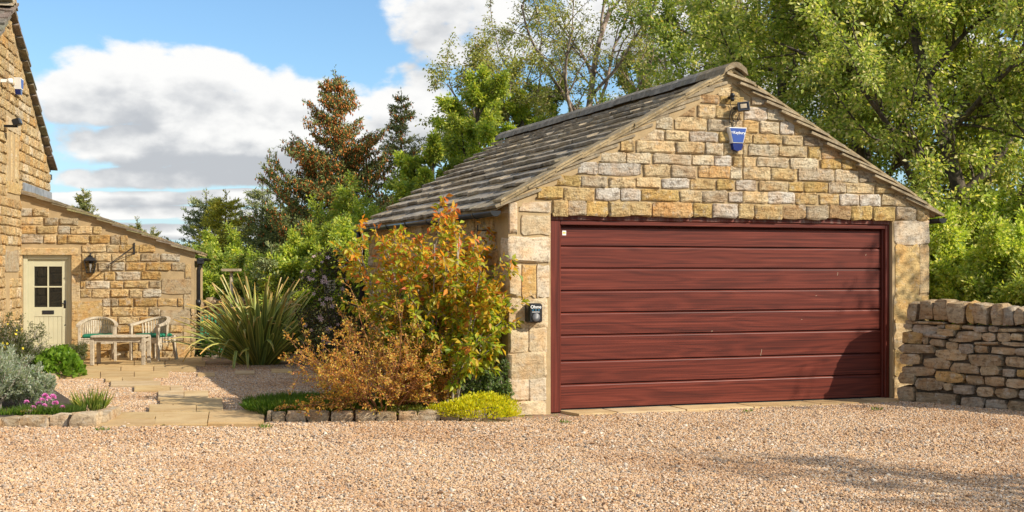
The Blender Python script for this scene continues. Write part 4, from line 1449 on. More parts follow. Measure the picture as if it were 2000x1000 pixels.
# ------------------------------------------------------------------ garden furniture
def chair(px, py, Y, rz, label):
    p = px3(px, py, Y); p.z = .022
    c = empty('garden_armchair', p, rz, label, 'armchair', 'weathered curved armchairs round the low table')
    W, Dp = .29, .25
    for sx_ in (-1, 1):
        MB().bev(sx_ * W - .024, sx_ * W + .024, -Dp - .024, -Dp + .024, 0, .60, .005).build('leg', M['teak'], c)
        b = MB(); b.sweep([(sx_ * (W - .05), Dp + .05, 0), (sx_ * (W - .06), Dp, .25), (sx_ * (W - .06), Dp - .01, .42)], .045, .045, (0, 1, 0)); b.build('leg', M['teak'], c)
        MB().box(sx_ * (W - .02) - .012, sx_ * (W - .02) + .012, -Dp + .024, Dp - .03, .305, .375).build('rail', M['teak'], c)
    MB().box(-W + .025, W - .025, -Dp - .012, -Dp + .012, .30, .375).build('rail', M['teak'], c)
    MB().box(-W + .08, W - .08, Dp - .012, Dp + .012, .30, .375).build('rail', M['teak'], c)
    for k in range(7):
        y0 = -Dp - .02 + k * .074
        MB().bev(-W + .0, W - .0, y0, y0 + .064, .377, .397, .004).build('seat_slat', M['teak'], c)
    pts = []
    for k in range(25):
        t = k / 24; an = math.pi * (1 + t)
        x = math.cos(an) * (W + .02); yy = -Dp - .03 + max(0.0, -math.sin(an)) ** .85 * (2 * Dp + .03)
        z = .605 + .125 * max(0.0, math.sin(math.pi * t)) ** 1.3
        pts.append(Vector((x, yy, z)))
    MB().sweep(pts, .062, .034).build('top_rail', M['teak'], c)
    for k in range(3, 22):
        if k in (3, 21) : continue
        q = pts[k]; b0 = Vector((q.x * .90, min(q.y * .88, Dp - .01) if q.y > 0 else q.y * .9, .38))
        MB().sweep([b0, b0.lerp(q, .5) + Vector((q.x * .01, .004, 0)), q - Vector((0, 0, .01))], .030, .012, (q.x, q.y, 0.001)).build('back_slat', M['teak'], c)
    return c


c1 = chair(191, 700, 22.05, math.radians(16), 'weathered teak armchair with green cushion nearest the pale green door')
c2 = chair(301, 699, 22.25, math.radians(-24), 'weathered teak armchair with green cushion at the corner end of the wall')
for c, lab in ((c1, 'green seat cushion on the armchair nearest the door'), (c2, 'green seat cushion on the armchair furthest from the door')):
    p = c.location + Vector((0, 0, .397))
    cu = empty('seat_cushion', p, c.rotation_euler.z, lab, 'cushion', 'green seat cushions')
    MB().bev(-.245, .245, -.235, .20, 0.001, .060, .02).build('pad', M['cushion'], cu, True)
    MB().tube([(-.232, -.236, .03), (.232, -.236, .03)], .006, 5).build('piping', M['cushion'], cu)
tp = px3(236, 713, 21.2); tp.z = .022
tb = empty('garden_table', tp, math.radians(4), 'low weathered teak table in front of the two armchairs', 'table')
TW, TD, TH = .46, .24, .475
for k in range(6):
    y0 = -TD - .03 + k * .0905
    wv = TW - (.05 if k in (0, 5) else .012 if k in (1, 4) else 0)
    MB().bev(-wv, wv, y0, y0 + .082, TH - .026, TH, .005).build('top_plank', M['teak'], tb)
for sx_ in (-1, 1):
    for sy_ in (-1, 1):
        MB().bev(sx_ * (TW - .05) - .03, sx_ * (TW - .05) + .03, sy_ * (TD - .03) - .03, sy_ * (TD - .03) + .03, 0, TH - .0262, .006).build('leg', M['teak'], tb)
    MB().box(sx_ * (TW - .05) - .011, sx_ * (TW - .05) + .011, -TD + .06, TD - .06, TH - .10, TH - .0265).build('apron', M['teak'], tb)
for sy_ in (-1, 1):
    MB().box(-TW + .08, TW - .08, sy_ * (TD - .03) - .011, sy_ * (TD - .03) + .011, TH - .10, TH - .0265).build('apron', M['teak'], tb)
MB().box(-.012, .012, -TD + .01, TD - .01, .16, .185).build('stretcher', M['teak'], tb)

# ------------------------------------------------------------------ back garden: wall, slatted panel, bird table, hose, chair
B0, B1 = Vector((-7.6, 26.0, 0)), Vector((-2.6, 24.8, 0))
ba = math.atan2(B1.y - B0.y, B1.x - B0.x); BL = (B1 - B0).length
bwall = empty('dry_stone_wall', B0, ba, 'low dry stone wall behind the spiky plant at the back of the garden', 'stone wall')
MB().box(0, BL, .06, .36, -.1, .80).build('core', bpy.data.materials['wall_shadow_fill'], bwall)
rb = random.Random(3)
z = 0.0
for h in (.17, .15, .13, .12, .12, .11):
    x = .3
    while x < BL - .05:
        l = rb.uniform(.14, .32)
        rock(bwall, x, x + l - .008, z + .004, z + h - .004, 0, .22, r=rb); x += l
    z += h
x = .3
while x < BL - .05:
    l = rb.uniform(.10, .16)
    rock(bwall, x, x + l - .006, .79, .79 + rb.uniform(.17, .24), -.02, .38, r=rb, rot=.1); x += l

pn = empty('slatted_panel', px3(644, 598, 23.6) * 1.0, math.radians(8), 'grey slatted timber panel standing by the pink flowering climber', 'timber panel')
pz = pn.location.z
for k in range(9):
    MB().bev(-.105, .105, -.012, .012, .02 + k * .052, .060 + k * .052, .004).build('slat', M['teak'], pn)
for xx in (-.085, .085): MB().box(xx - .018, xx + .018, .0125, .045, -pz, .49).build('post', M['teak'], pn)
bt = px3(452, 560, 24.6); bt.z = 0
bd = empty('bird_table', bt, math.radians(-6), 'small wooden bird table on a post behind the spiky plant', 'bird table')
MB().tube([(0, 0, 0), (0, 0, H + .0)], .035, 8).build('post', M['pale_wood'], bd, True)
MB().bev(-.16, .16, -.12, .12, H + .0005, H + .025, .004).build('tray', M['pale_wood'], bd)
for a, b, c, d in ((-.16, .16, -.12, -.105), (-.16, .16, .105, .12), (-.16, -.145, -.1045, .1045), (.145, .16, -.1045, .1045)):
    MB().box(a, b, c, d, H + .0255, H + .05).build('rim', M['pale_wood'], bd)
hz_ = px3(384, 690, 23.6); hz_.z = 0
hs_ = MB(); pts = []
for k in range(90):
    an = k * .42; pts.append((.07 + .17 * math.cos(an) + .0012 * k, .04 * math.sin(k * 1.7), .34 + .27 * math.sin(an) + .03 * math.sin(k * .9)))
hs_.tube(pts, .011, 6)
ho = hs_.build('garden_hose', M['hose'], None, True); ho.location = hz_
tag(ho, 'yellow garden hose hung in loose coils behind the lean-to corner', 'hose')
gc = px3(412, 694, 24.2); gc.z = 0
gch = empty('folding_chair', gc, math.radians(10), 'green metal folding chair half hidden behind the spiky plant', 'chair')
for k in range(6): MB().box(-.17 + k * .06, -.14 + k * .06, .0, .012, .30, .72).build('back_bar', M['greenmetal'], gch)
fr_ = MB(); fr_.tube([(-.2, 0, 0), (-.2, .01, .74), (.2, .01, .74), (.2, 0, 0)], .013, 6); fr_.tube([(-.2, -.36, 0), (-.2, -.3, .38), (-.2, .0, .38)], .013, 6); fr_.tube([(.2, -.36, 0), (.2, -.3, .38), (.2, .0, .38)], .013, 6)
fr_.build('frame', M['greenmetal'], gch)
for k in range(5): MB().box(-.19, .19, -.32 + k * .062, -.28 + k * .062, .385, .398).build('seat_slat', M['greenmetal'], gch)
# ------------------------------------------------------------------ vegetation
def colset(R, n, pal, jit=.16):
    """n leaf colours drawn from a weighted palette"""
    cs = np.array([c for c, _ in pal]); w = np.array([w for _, w in pal], float); w /= w.sum()
    c = cs[R.choice(len(cs), n, p=w)]
    return c * (1 + R.uniform(-jit, jit, (n, 1))) * (1 + R.uniform(-.05, .05, (n, 3)))


def rdir(R, n): return unit(R.normal(size=(n, 3)))


def skeleton(R, P, D, L, rad, depth, prm, out, lev=0):
    """recursive limbs: out['b'] gets (points, radii, level); out['t'] the outermost twigs"""
    seg = prm['seg'][min(lev, len(prm['seg']) - 1)]
    n = max(3, int(round(L / seg)))
    pts, d = [P.copy()], D.copy()
    wig = prm['wig'][min(lev, len(prm['wig']) - 1)]; trop = prm['trop'][min(lev, len(prm['trop']) - 1)]
    for i in range(n):
        d = d + R.normal(size=3) * wig + np.array([0, 0, trop]); d /= np.linalg.norm(d)
        pts.append(pts[-1] + d * (L / n))
    pts = np.array(pts)
    last = lev == depth
    rr_ = rad * np.linspace(1, .25 if last else prm.get('taper', .45), n + 1)
    out['b'].append((pts, rr_, lev))
    if last:
        out['t'].append(pts); return
    k = prm['kids'][lev]; t0 = prm['t0'][lev]
    ph = R.uniform(0, 6.28)
    for c in range(k):
        t = t0 + (1 - t0) * (c + R.uniform(.1, .9)) / k
        if c == k - 1: t = .97
        f = t * n; i = min(int(f), n - 1); p = pts[i] + (pts[i + 1] - pts[i]) * (f - i)
        dd = pts[i + 1] - pts[i]; dd /= np.linalg.norm(dd)
        a = np.cross(dd, R.normal(size=3)) if lev else np.cross(dd, np.array([math.cos(ph + c * 2.4), math.sin(ph + c * 2.4), .02]))
        a /= np.linalg.norm(a); b = np.cross(dd, a)
        ang = math.radians(R.uniform(*prm['ang'][lev])) * (1 if c < k - 1 else .35)
        nd_ = dd * math.cos(ang) + b * math.sin(ang)
        Lk = L * R.uniform(*prm['len'][lev]) * (1 - prm.get('fall', .45) * (t - t0) / (1 - t0 + 1e-6) * (1 if lev == 0 else .5))
        skeleton(R, p, nd_, Lk, np.interp(t, np.linspace(0, 1, n + 1), rr_) * prm.get('rk', .62), depth, prm, out, lev + 1)


def wood(name, parent, mat, branches, minr=.0, sides=(9, 6, 4, 3, 3)):
    mb = MB()
    for pts, r, lev in branches: mb.tube([tuple(p) for p in pts], [max(q, minr) for q in r], sides[min(lev, len(sides) - 1)], cap=False)
    return mb.build(name, mat, parent, True)


def twig_leaves(R, twigs, per, spread, along=(0.1, 1.0), droop=.25, outw=.5):
    """sample leaf bases round the twigs: returns P, D, N"""
    Ps, Ds = [], []
    for pts in twigs:
        n = max(1, int(per * R.uniform(.6, 1.4)))
        t = R.uniform(along[0], along[1], n) * (len(pts) - 1)
        i = np.minimum(t.astype(int), len(pts) - 2); f = (t - i)[:, None]
        p = pts[i] * (1 - f) + pts[i + 1] * f
        d = unit(pts[i + 1] - pts[i])
        o = rdir(R, n)
        Ps.append(p + o * R.uniform(0, spread, (n, 1))); Ds.append(unit(d * outw + o * .9 + np.array([0, 0, -droop])))
    P, D = np.concatenate(Ps), np.concatenate(Ds)
    N = unit(rdir(R, len(P)) * .75 + np.array([.25, -.25, .75]))
    return P, D, N


def tree(name, base, seed, prm, per, lsize, pal, label, cat='tree', group=None, spread=.10, lean=(0, 0), gain=2.75, bk='bark', H_=6.0, r0=.12, depth=3, droop=.25, leafmat='leaf', lw=.62, minr=.004, stems=1, cut=None):
    R = np.random.default_rng(seed)
    t = empty(name, base, 0, label, cat, group)
    out = {'b': [], 't': []}
    for s_ in range(stems):
        d = np.array([lean[0], lean[1], 1.0]) + (R.normal(size=3) * .22 if stems > 1 else 0); d /= np.linalg.norm(d)
        skeleton(R, np.array([R.normal() * .12 * (stems > 1), R.normal() * .12 * (stems > 1), -.05]), d, H_ * (R.uniform(.75, 1) if stems > 1 else 1), r0, depth, prm, out)
    if cut:
        out['t'] = [p for p in out['t'] if cut(p[-1])]; out['b'] = [q for q in out['b'] if q[2] < 2 or cut(q[0][-1])]
    wood('trunk', t, M[bk], out['b'], minr)
    P, D, N = twig_leaves(R, out['t'], per, spread, droop=droop)
    n = len(P); L = R.uniform(lsize * .6, lsize * 1.3, n)
    c = colset(R, n, pal)
    ph = np.sin(P[:, 0] * 2.3 + seed) * np.sin(P[:, 1] * 1.9 + 1) * np.sin(P[:, 2] * 2.1 + 2 + seed)      # sprays differ in age and tone
    c = c * gain * np.array([1.10, .98, 1.45]) * (1 + .30 * ph[:, None])
    leaves('crown', t, M[leafmat], P, D, N, L, L * lw, np.clip(c, .002, .9))['kind'] = 'stuff'
    return t, n


LIME = [((.155, .195, .018), 4), ((.11, .155, .018), 4), ((.21, .225, .030), 2), ((.075, .115, .016), 3)]
MIDG = [((.105, .145, .018), 4), ((.075, .110, .015), 4), ((.15, .175, .026), 2), ((.05, .08, .012), 2), ((.20, .15, .03), .5)]
BIRCH = [((.125, .145, .024), 4), ((.09, .11, .020), 4), ((.165, .165, .034), 2), ((.13, .10, .03), 1), ((.06, .075, .015), 2)]
BIG = [((.135, .175, .022), 4), ((.095, .135, .018), 4), ((.20, .215, .045), 3), ((.24, .235, .085), 1.2), ((.06, .09, .013), 2)]
HEDGE = [((.165, .205, .022), 4), ((.12, .165, .020), 4), ((.25, .26, .06), 2), ((.07, .11, .014), 2)]

oak = dict(seg=[.6, .45, .3, .2], wig=[.05, .13, .17, .2], trop=[.0, .05, .03, .02], kids=[13, 8, 6], t0=[.15, .18, .12], ang=[(45, 82), (28, 62), (30, 70)], len=[(.50, .66), (.42, .60), (.38, .58)], fall=.45, rk=.55)
alder = dict(seg=[.5, .4, .25, .2], wig=[.04, .10, .16, .2], trop=[.0, .05, .03, .0], kids=[18, 6, 5], t0=[.12, .18, .15], ang=[(38, 66), (28, 60), (30, 70)], len=[(.30, .44), (.38, .55), (.4, .6)], fall=.62, rk=.5)
birch = dict(seg=[.5, .4, .25, .2], wig=[.06, .10, .14, .2], trop=[.0, .06, -.01, -.06], kids=[9, 7, 6], t0=[.25, .2, .15], ang=[(24, 52), (25, 55), (30, 75)], len=[(.46, .66), (.36, .52), (.34, .55)], fall=.35, rk=.60)
bushp = dict(seg=[.25, .2, .15, .12], wig=[.08, .13, .18, .2], trop=[.02, .04, .02, .0], kids=[7, 5, 4], t0=[.15, .2, .2], ang=[(25, 60), (25, 65), (30, 70)], len=[(.45, .7), (.45, .7), (.4, .65)], fall=.35, rk=.6)


def at0(px, Y): return Vector(((px - 1000) / F * Y, Y, 0))


# big trees on the right, nearest first
NL = 0
TREES = [
 # name, px, Y, seed, preset, height, r0, per, leaf, palette, lean, bark, label
 ('broadleaf_tree', 1935, 20.5, 3, oak, 6.2, .16, 150, .074, BIG, (-.13, .05), 'bark', 'tall broadleaf tree with dark leaning trunk right of the garage behind the dry stone wall'),
 ('broadleaf_tree', 1690, 24.0, 7, oak, 7.4, .16, 140, .080, BIG, (.02, .0), 'bark', 'dense light green broadleaf tree rising behind the right roof slope of the garage'),
 ('broadleaf_tree', 2090, 24.5, 9, oak, 7.6, .17, 110, .080, BIG, (-.04, .0), 'bark', 'broadleaf tree filling the top right corner beyond the leaning trunk'),
 ('broadleaf_tree', 1520, 27.5, 12, oak, 7.2, .15, 120, .080, MIDG, (.02, .0), 'bark', 'green broadleaf tree just right of the garage ridge stone'),
]
for nm, px, Y, sd, pr, hh_, r0, per, ls, pal, ln, bk_, lab in TREES:
    _, n = tree(nm, at0(px, Y), sd, pr, per, ls, pal, lab, 'tree', 'broadleaf trees behind the garage', H_=hh_, r0=r0, lean=ln, bk=bk_, spread=.20); NL += n
# birches behind the ridge
for px, Y, sd, hh_, per, lab, ln, st in ((1168, 33.0, 22, 8.6, 85, 'airy birch with pale forked trunk rising above the middle of the garage roof', (.02, 0), 1), (1345, 34.0, 25, 8.8, 90, 'thin birch with pale upright stems left of the garage ridge stone', (.05, 0), 1),
                                 (1010, 32.5, 27, 5.4, 75, 'young birch with a thin leading shoot left of the forked birch', (-.02, 0), 1)):
    _, n = tree('birch_tree', at0(px, Y), sd, birch, per, .066, BIRCH, lab, 'birch tree', 'birches behind the garage roof', H_=hh_, r0=.13, lean=ln, bk='birch_bark', droop=.5, spread=.20); NL += n
for px, Y, sd, hh_, lab, pal in ((905, 28.0, 31, 5.2, 'slim bright green alder with ragged top left of the garage roof', LIME), (985, 30.5, 33, 5.3, 'bushy bright green tree behind the far end of the garage roof', LIME), (835, 26.0, 35, 3.7, 'low green tree between the narrow spruce and the garage roof', LIME),
                                 (1080, 36.0, 37, 6.2, 'green tree behind the left part of the garage ridge', MIDG), (1265, 37.0, 36, 7.0, 'green tree between the two pale birch trunks behind the ridge', MIDG), (1400, 29.5, 39, 5.6, 'olive green tree showing just left of the garage ridge stone', MIDG)):
    _, n = tree('alder_tree', at0(px, Y), sd, alder, 95, .072, pal, lab, 'tree', 'green trees beyond the garage', H_=hh_, r0=.10, spread=.12); NL += n
# lime green small trees at the left
for px, Y, sd, hh_, lab, pal, pr_ in ((632, 25.6, 41, 1.85, 'lime green leafy bush in front of the orange coned spruce', LIME, bushp), (690, 26.5, 45, 1.95, 'lime green bush touching the far end of the garage eaves', LIME, bushp), (480, 30.0, 43, 1.75, 'bright green young tree between the yellowish spruce and the dark spruce', LIME, bushp), (745, 28.5, 47, 2.1, 'green bush below the narrow spruce', MIDG, bushp),
                                     (575, 29.5, 48, 1.5, 'deep green bush under the left side of the orange coned spruce', MIDG, bushp)):
    _, n = tree('leafy_bush', at0(px, Y), sd, pr_, 120, .062, pal, lab, 'bush', 'bushes at the back of the garden', H_=hh_, r0=.06, stems=3, spread=.12); NL += n
for px, Y, sd, hh_, lab, pal in ((605, 24.6, 81, 1.5, 'sunlit lime bush directly behind the right half of the spiky plant', LIME), (668, 24.0, 82, 1.75, 'sunlit lime bush beside the slatted timber panel', LIME), (455, 27.5, 83, 1.35, 'yellow green bush behind the bird table', LIME),
                              (410, 28.5, 84, 1.5, 'deep green bush behind the lean-to downpipe', MIDG), (540, 27.2, 85, 1.5, 'mid green bush behind the middle of the spiky plant', MIDG), (715, 27.0, 86, 2.3, 'bright green bush rising above the far garage corner', LIME)):
    _, n = tree('leafy_bush', at0(px, Y), sd, bushp, 120, .062, pal, lab, 'bush', 'bushes at the back of the garden', H_=hh_, r0=.05, stems=4, spread=.13); NL += n
# hedge right of the garage behind the wall
for px, Y, sd, hh_, lab in ((1850, 18.6, 51, 1.75, 'bright green bush against the right end of the garage behind the wall'), (1915, 18.0, 53, 1.55, 'bright green bush behind the middle cope stones of the wall'), (1985, 17.6, 55, 1.6, 'bright green bush behind the wall at the right edge'), (1885, 19.6, 57, 2.3, 'taller green bush below the leaning trunk'), (1990, 19.3, 58, 2.2, 'taller green bush at the right edge beyond the wall'), (2060, 17.5, 59, 1.6, 'bright green bush beyond the right edge of the wall')):
    _, n = tree('leafy_bush', at0(px, Y), sd, bushp, 120, .060, HEDGE, lab, 'bush', 'bushes behind the dry stone wall', H_=hh_, r0=.05, stems=4, spread=.12); NL += n
# tree off to the right of the drive that throws the dappled shade
_, n = tree('broadleaf_tree', Vector((11.3, 12.25, 0)), 61, birch, 10, .08, MIDG, 'slender tree right of the drive whose shade dapples the garage corner', 'tree', 'trees along the right of the drive', H_=5.6, r0=.10)
_, n = tree('broadleaf_tree', Vector((9.4, 5.1, 0)), 63, birch, 7, .08, MIDG, 'slender tree right of the drive whose shade dapples the near gravel', 'tree', 'trees along the right of the drive', H_=4.9, r0=.10)


def conifer(name, base, seed, h, rad, pal, label, cones=0, per=1.0, cat='spruce', group='spruces at the back of the garden', open_=.0, lean=0.0, first=.06, up=.35, whorl=.24, taper=.8):
    R = np.random.default_rng(seed)
    t = empty(name, base, 0, label, cat, group)
    tr = [np.array([lean * z + .02 * math.sin(z * 2), 0, z]) for z in np.linspace(-.05, h, 14)]
    mb = MB(); mb.tube([tuple(p) for p in tr], list(np.linspace(.022 * h * .6 + .02, .008, 14)), 7)
    P, D, L = [], [], []; cn = []
    z = h * first
    while z < h - .30:
        f = 1 - z / h
        br = rad * (f ** taper) * (1 - .25 * (f > .85))
        k = 6 if f > .2 else 5
        for c in range(k):
            if R.random() < open_: continue
            az = R.uniform(0, 6.283); l = br * R.uniform(.62, 1.22) + .07
            d = np.array([math.cos(az), math.sin(az), up * R.uniform(.2, 1.2) - .28 * f]); d /= np.linalg.norm(d)
            p = np.array([lean * z, 0, z]); n = max(4, int(l / .16)); pts = [p]
            for i in range(n):
                d = d + np.array([0, 0, .12 * i / n]) + R.normal(size=3) * .05; d /= np.linalg.norm(d); pts.append(pts[-1] + d * l / n)
            mb.tube([tuple(q) for q in pts], list(np.linspace(.006 + .008 * l, .003, n + 1)), 4, cap=False)
            for i in range(1, n + 1):
                q = pts[i]; s_l = (l * .42) * (1 - .55 * i / n) + .07
                shoots = [(q, d, .14)]
                for sgn in (-1, 1):
                    sd_ = np.cross(d, [0, 0, 1]) * sgn * .8 + d * .75 + np.array([0, 0, R.uniform(-.25, .25)]) + R.normal(size=3) * .12
                    sd_ /= np.linalg.norm(sd_); shoots.append((q, sd_, s_l * R.uniform(.6, 1.1)))
                    if s_l > .3: shoots.append((q + sd_ * s_l * .4, unit((sd_ + d)[None])[0], s_l * .5))
                for (q0, sd_, sl) in shoots:
                    m = max(3, int(sl / .016 * per)); tt = R.uniform(0, 1, m)[:, None]
                    P.append(q0 + sd_ * tt * sl); D.append(unit(sd_ * .75 + rdir(R, m) * .75)); L.append(np.full(m, .080))
                    if cones and R.random() < cones * min(1, .25 + (z / h) * 1.2) and z > h * .12:
                        for _ in range(R.integers(1, 5)): cn.append(q0 + sd_ * sl * R.uniform(.3, 1.0) + R.normal(size=3) * .03)
        z += whorl * R.uniform(.7, 1.2) * (.55 + .55 * f)
    # leader
    for q_ in range(5):
        zz_ = h * (.90 + .02 * q_); az = q_ * 2.4; sd_ = np.array([math.cos(az) * .5, math.sin(az) * .5, .85]); m = 10; tt = R.uniform(0, 1, m)[:, None]
        P.append(np.array([lean * zz_, 0, zz_]) + sd_ * tt * .26 * (1.2 - .15 * q_)); D.append(unit(sd_ * .9 + rdir(R, m) * .7)); L.append(np.full(m, .07))
    m = 30; tt = R.uniform(.88, 1.02, m)[:, None]; P.append(np.array([lean * h, 0, h]) * tt); D.append(unit(np.array([0, 0, 1.]) + rdir(R, m) * .7)); L.append(np.full(m, .06))
    mb.build('trunk', M['bark'], t, True)
    P, D, L = np.concatenate(P), np.concatenate(D), np.concatenate(L)
    n = len(P); c = colset(R, n, pal) * 3.0 * np.array([1.12, 1, .85])
    leaves('crown', t, M['needle'], P, D, unit(rdir(R, n) + np.array([0, -.3, .5])), L * R.uniform(.8, 1.3, n), np.full(n, .024), c, .1, .5)['kind'] = 'stuff'
    if cn:
        cn = np.array(cn); m = len(cn); oc = np.array([[0, 0, .5], [.5, 0, 0], [0, .5, 0], [-.5, 0, 0], [0, -.5, 0], [0, 0, -.6]])
        sc = np.stack([R.uniform(.028, .040, m)] * 2 + [R.uniform(.055, .09, m)], 1)
        V = (cn[:, None, :] + np.array([0, 0, -.04]) + oc[None] * sc[:, None, :]).reshape(-1, 3)
        tri = np.array([[0, 1, 2], [0, 2, 3], [0, 3, 4], [0, 4, 1], [5, 2, 1], [5, 3, 2], [5, 4, 3], [5, 1, 4]])
        Fc = (np.arange(m)[:, None, None] * 6 + tri[None]).reshape(-1, 3)
        cc = np.repeat(colset(R, m, [((.56, .20, .05), 4), ((.44, .135, .035), 3), ((.64, .28, .08), 2)]), 6, 0)
        link_obj('cones', np_mesh('cones', V, Fc, M['needle'], cc, True), t)['kind'] = 'stuff'
    return n


DARKS = [((.055, .074, .028), 4), ((.080, .096, .034), 3), ((.042, .056, .026), 3), ((.11, .11, .04), 1)]
BLUES = [((.080, .105, .055), 4), ((.115, .13, .06), 3), ((.06, .078, .042), 3)]
YELS = [((.19, .19, .026), 4), ((.14, .15, .024), 3), ((.09, .105, .02), 3), ((.25, .22, .035), 1)]
NL += conifer('spruce_tree', at0(655, 31.5), 1, 6.45, 2.75, DARKS, 'tall spruce thick with orange cones in the middle distance', cones=1.0, up=.75, open_=.14, taper=.95, group='spruces with cones')
NL += conifer('spruce_tree', at0(784, 35.0), 2, 6.40, 1.5, DARKS, 'narrow dark spruce with few cones right of the big orange coned spruce', cones=.2, open_=.15, up=.6, group='spruces with cones')
NL += conifer('spruce_tree', at0(402, 34.0), 3, 3.65, 1.5, BLUES, 'grey green spruce with bare leading twig next to the lean-to corner', per=1.0, open_=.05, whorl=.17)
NL += conifer('spruce_tree', at0(441, 33.0), 4, 3.58, 1.45, YELS, 'yellowish green spruce between the grey green spruce and the bright young tree', per=1.2, whorl=.16)
NL += conifer('spruce_tree', at0(512, 34.5), 5, 4.0, 1.4, BLUES, 'thin ragged spruce with sparse grey top left of the orange coned spruce', per=.8, open_=.15, whorl=.2)
NL += conifer('spruce_tree', at0(548, 32.5), 6, 3.3, 1.9, DARKS, 'dark spreading spruce below the left side of the orange coned spruce', per=1.1, whorl=.17)
# young pine by the spiky plant and treetops behind the lean-to
NL += conifer('spruce_tree', at0(531, 24.2), 8, 2.0, .55, BLUES, 'small grey green spruce rising right behind the spiky plant', per=.7, open_=.2)
PINE = [((.085, .095, .032), 3), ((.055, .07, .026), 3), ((.13, .12, .04), 1)]
for px, Y, sd, hh_, rd_, lab in ((163, 44, 9, 4.35, 1.1, 'round topped pine showing above the lean-to roof'), (268, 46, 10, 3.45, .8, 'pine top just showing above the middle of the lean-to roof'), (300, 46, 14, 3.1, .7, 'pine tip low above the right end of the lean-to roof')):
    NL += conifer('pine_tree', at0(px, Y), sd, hh_, rd_, PINE, lab, per=1.0, cat='pine', group='pines beyond the lean-to', up=.9)
# ------------------------------------------------------------------ beds and shrubs close to the garage
def bedsoil(name, pts, label, zc=.10):
    b = empty(name, Vector((pts[0][0], pts[0][1], 0)), 0, label, 'flower bed', kind='structure')
    o = Vector(pts[0])
    mb = MB(); n = len(pts); cx = sum(p[0] for p in pts) / n; cy = sum(p[1] for p in pts) / n
    vs = [(p[0] - o.x, p[1] - o.y, .055) for p in pts] + [(cx - o.x, cy - o.y, zc)] + [(p[0] - o.x, p[1] - o.y, -.05) for p in pts]
    fs = [(i, (i + 1) % n, n) for i in range(n)] + [(i, n + 1 + i, n + 1 + (i + 1) % n, (i + 1) % n) for i in range(n)]
    mb.add(vs, fs); mb.build('soil', M['soil'], b); return b, o


re_ = random.Random(17)
g1 = [gnd(526, 822), gnd(885, 814), gnd(985, 812)]
sideline = [GC + GU * -.03 + GW * .1, GC + GU * -.03 + GW * 3.4]
bed, bo = bedsoil('flower_bed', [(g1[0].x, g1[0].y + .08), (g1[1].x, g1[1].y + .08), (g1[2].x, g1[2].y + .1), tuple(sideline[0][:2]), tuple(sideline[1][:2]), (-2.1, 16.3), (-2.75, 14.6)], 'flower bed edged with small stones along the left side of the garage')
EDGE = [((.42, .33, .22), 4), ((.36, .28, .18), 3), ((.46, .38, .27), 2)]
# edging stones: pixel spans along the front, tops near row 806
for x0, x1 in ((524, 531), (533, 558), (560, 598), (600, 643), (645, 690), (692, 732), (734, 774), (776, 813), (815, 858), (860, 898), (900, 940)):
    xa = (x0 - 1000) / F * 13.35; xb = (x1 - 1000) / F * 13.35
    yy = 13.36 + (x0 - 524) / 400 * .12
    o = link_obj('stone', re_.choice(ROCKS), bed); h = re_.uniform(.105, .125)
    o.location = ((xa + xb) / 2 - bo.x, yy - bo.y, h / 2 - .02); o.scale = ((xb - xa) * 1.07, .16, h * 1.15); o.rotation_euler = (0, re_.uniform(-.04, .04), re_.uniform(-.05, .05)); o.color = pick(EDGE, re_)

# left bed
l0 = gnd(0, 829)
bed2, bo2 = bedsoil('flower_bed', [(-6.2, 13.2), (-4.30, 13.25), (-4.75, 14.2), (-5.95, 16.6), (-6.7, 18.3), (-7.1, 19.3), (-8.6, 21.0), (-8.9, 16)], 'flower bed edged with mossy stones at the left edge by the path', .16)
for x0, x1, yf, hpx, dp_ in ((-40, -2, 836, 20, .2), (0, 36, 835, 20, .2), (38, 92, 834.5, 22, .2), (96, 133, 833.5, 24, .2), (134, 186, 835, 27, .26), (62, 98, 746, 14, .35), (100, 112, 742, 8, .3)):
    p0, p1 = gnd(x0, yf), gnd(x1, yf)
    o = link_obj('stone', re_.choice(ROCKS), bed2); h = hpx / F * p0.y * 1.05
    o.location = ((p0.x + p1.x) / 2 - bo2.x, p0.y + dp_ / 2 - bo2.y, h / 2 - .02); o.scale = ((p1.x - p0.x) * 1.06, dp_, h * 1.2); o.rotation_euler = (0, 0, re_.uniform(-.05, .05)); o.color = pick(EDGE, re_)
p = gnd(190, 830)
o = link_obj('stone', ROCKS[3], bed2); o.location = (p.x - bo2.x - .02, p.y + .35 - bo2.y, .04); o.scale = (.16, .85, .15); o.rotation_euler = (0, 0, .10); o.color = pick(EDGE, re_)


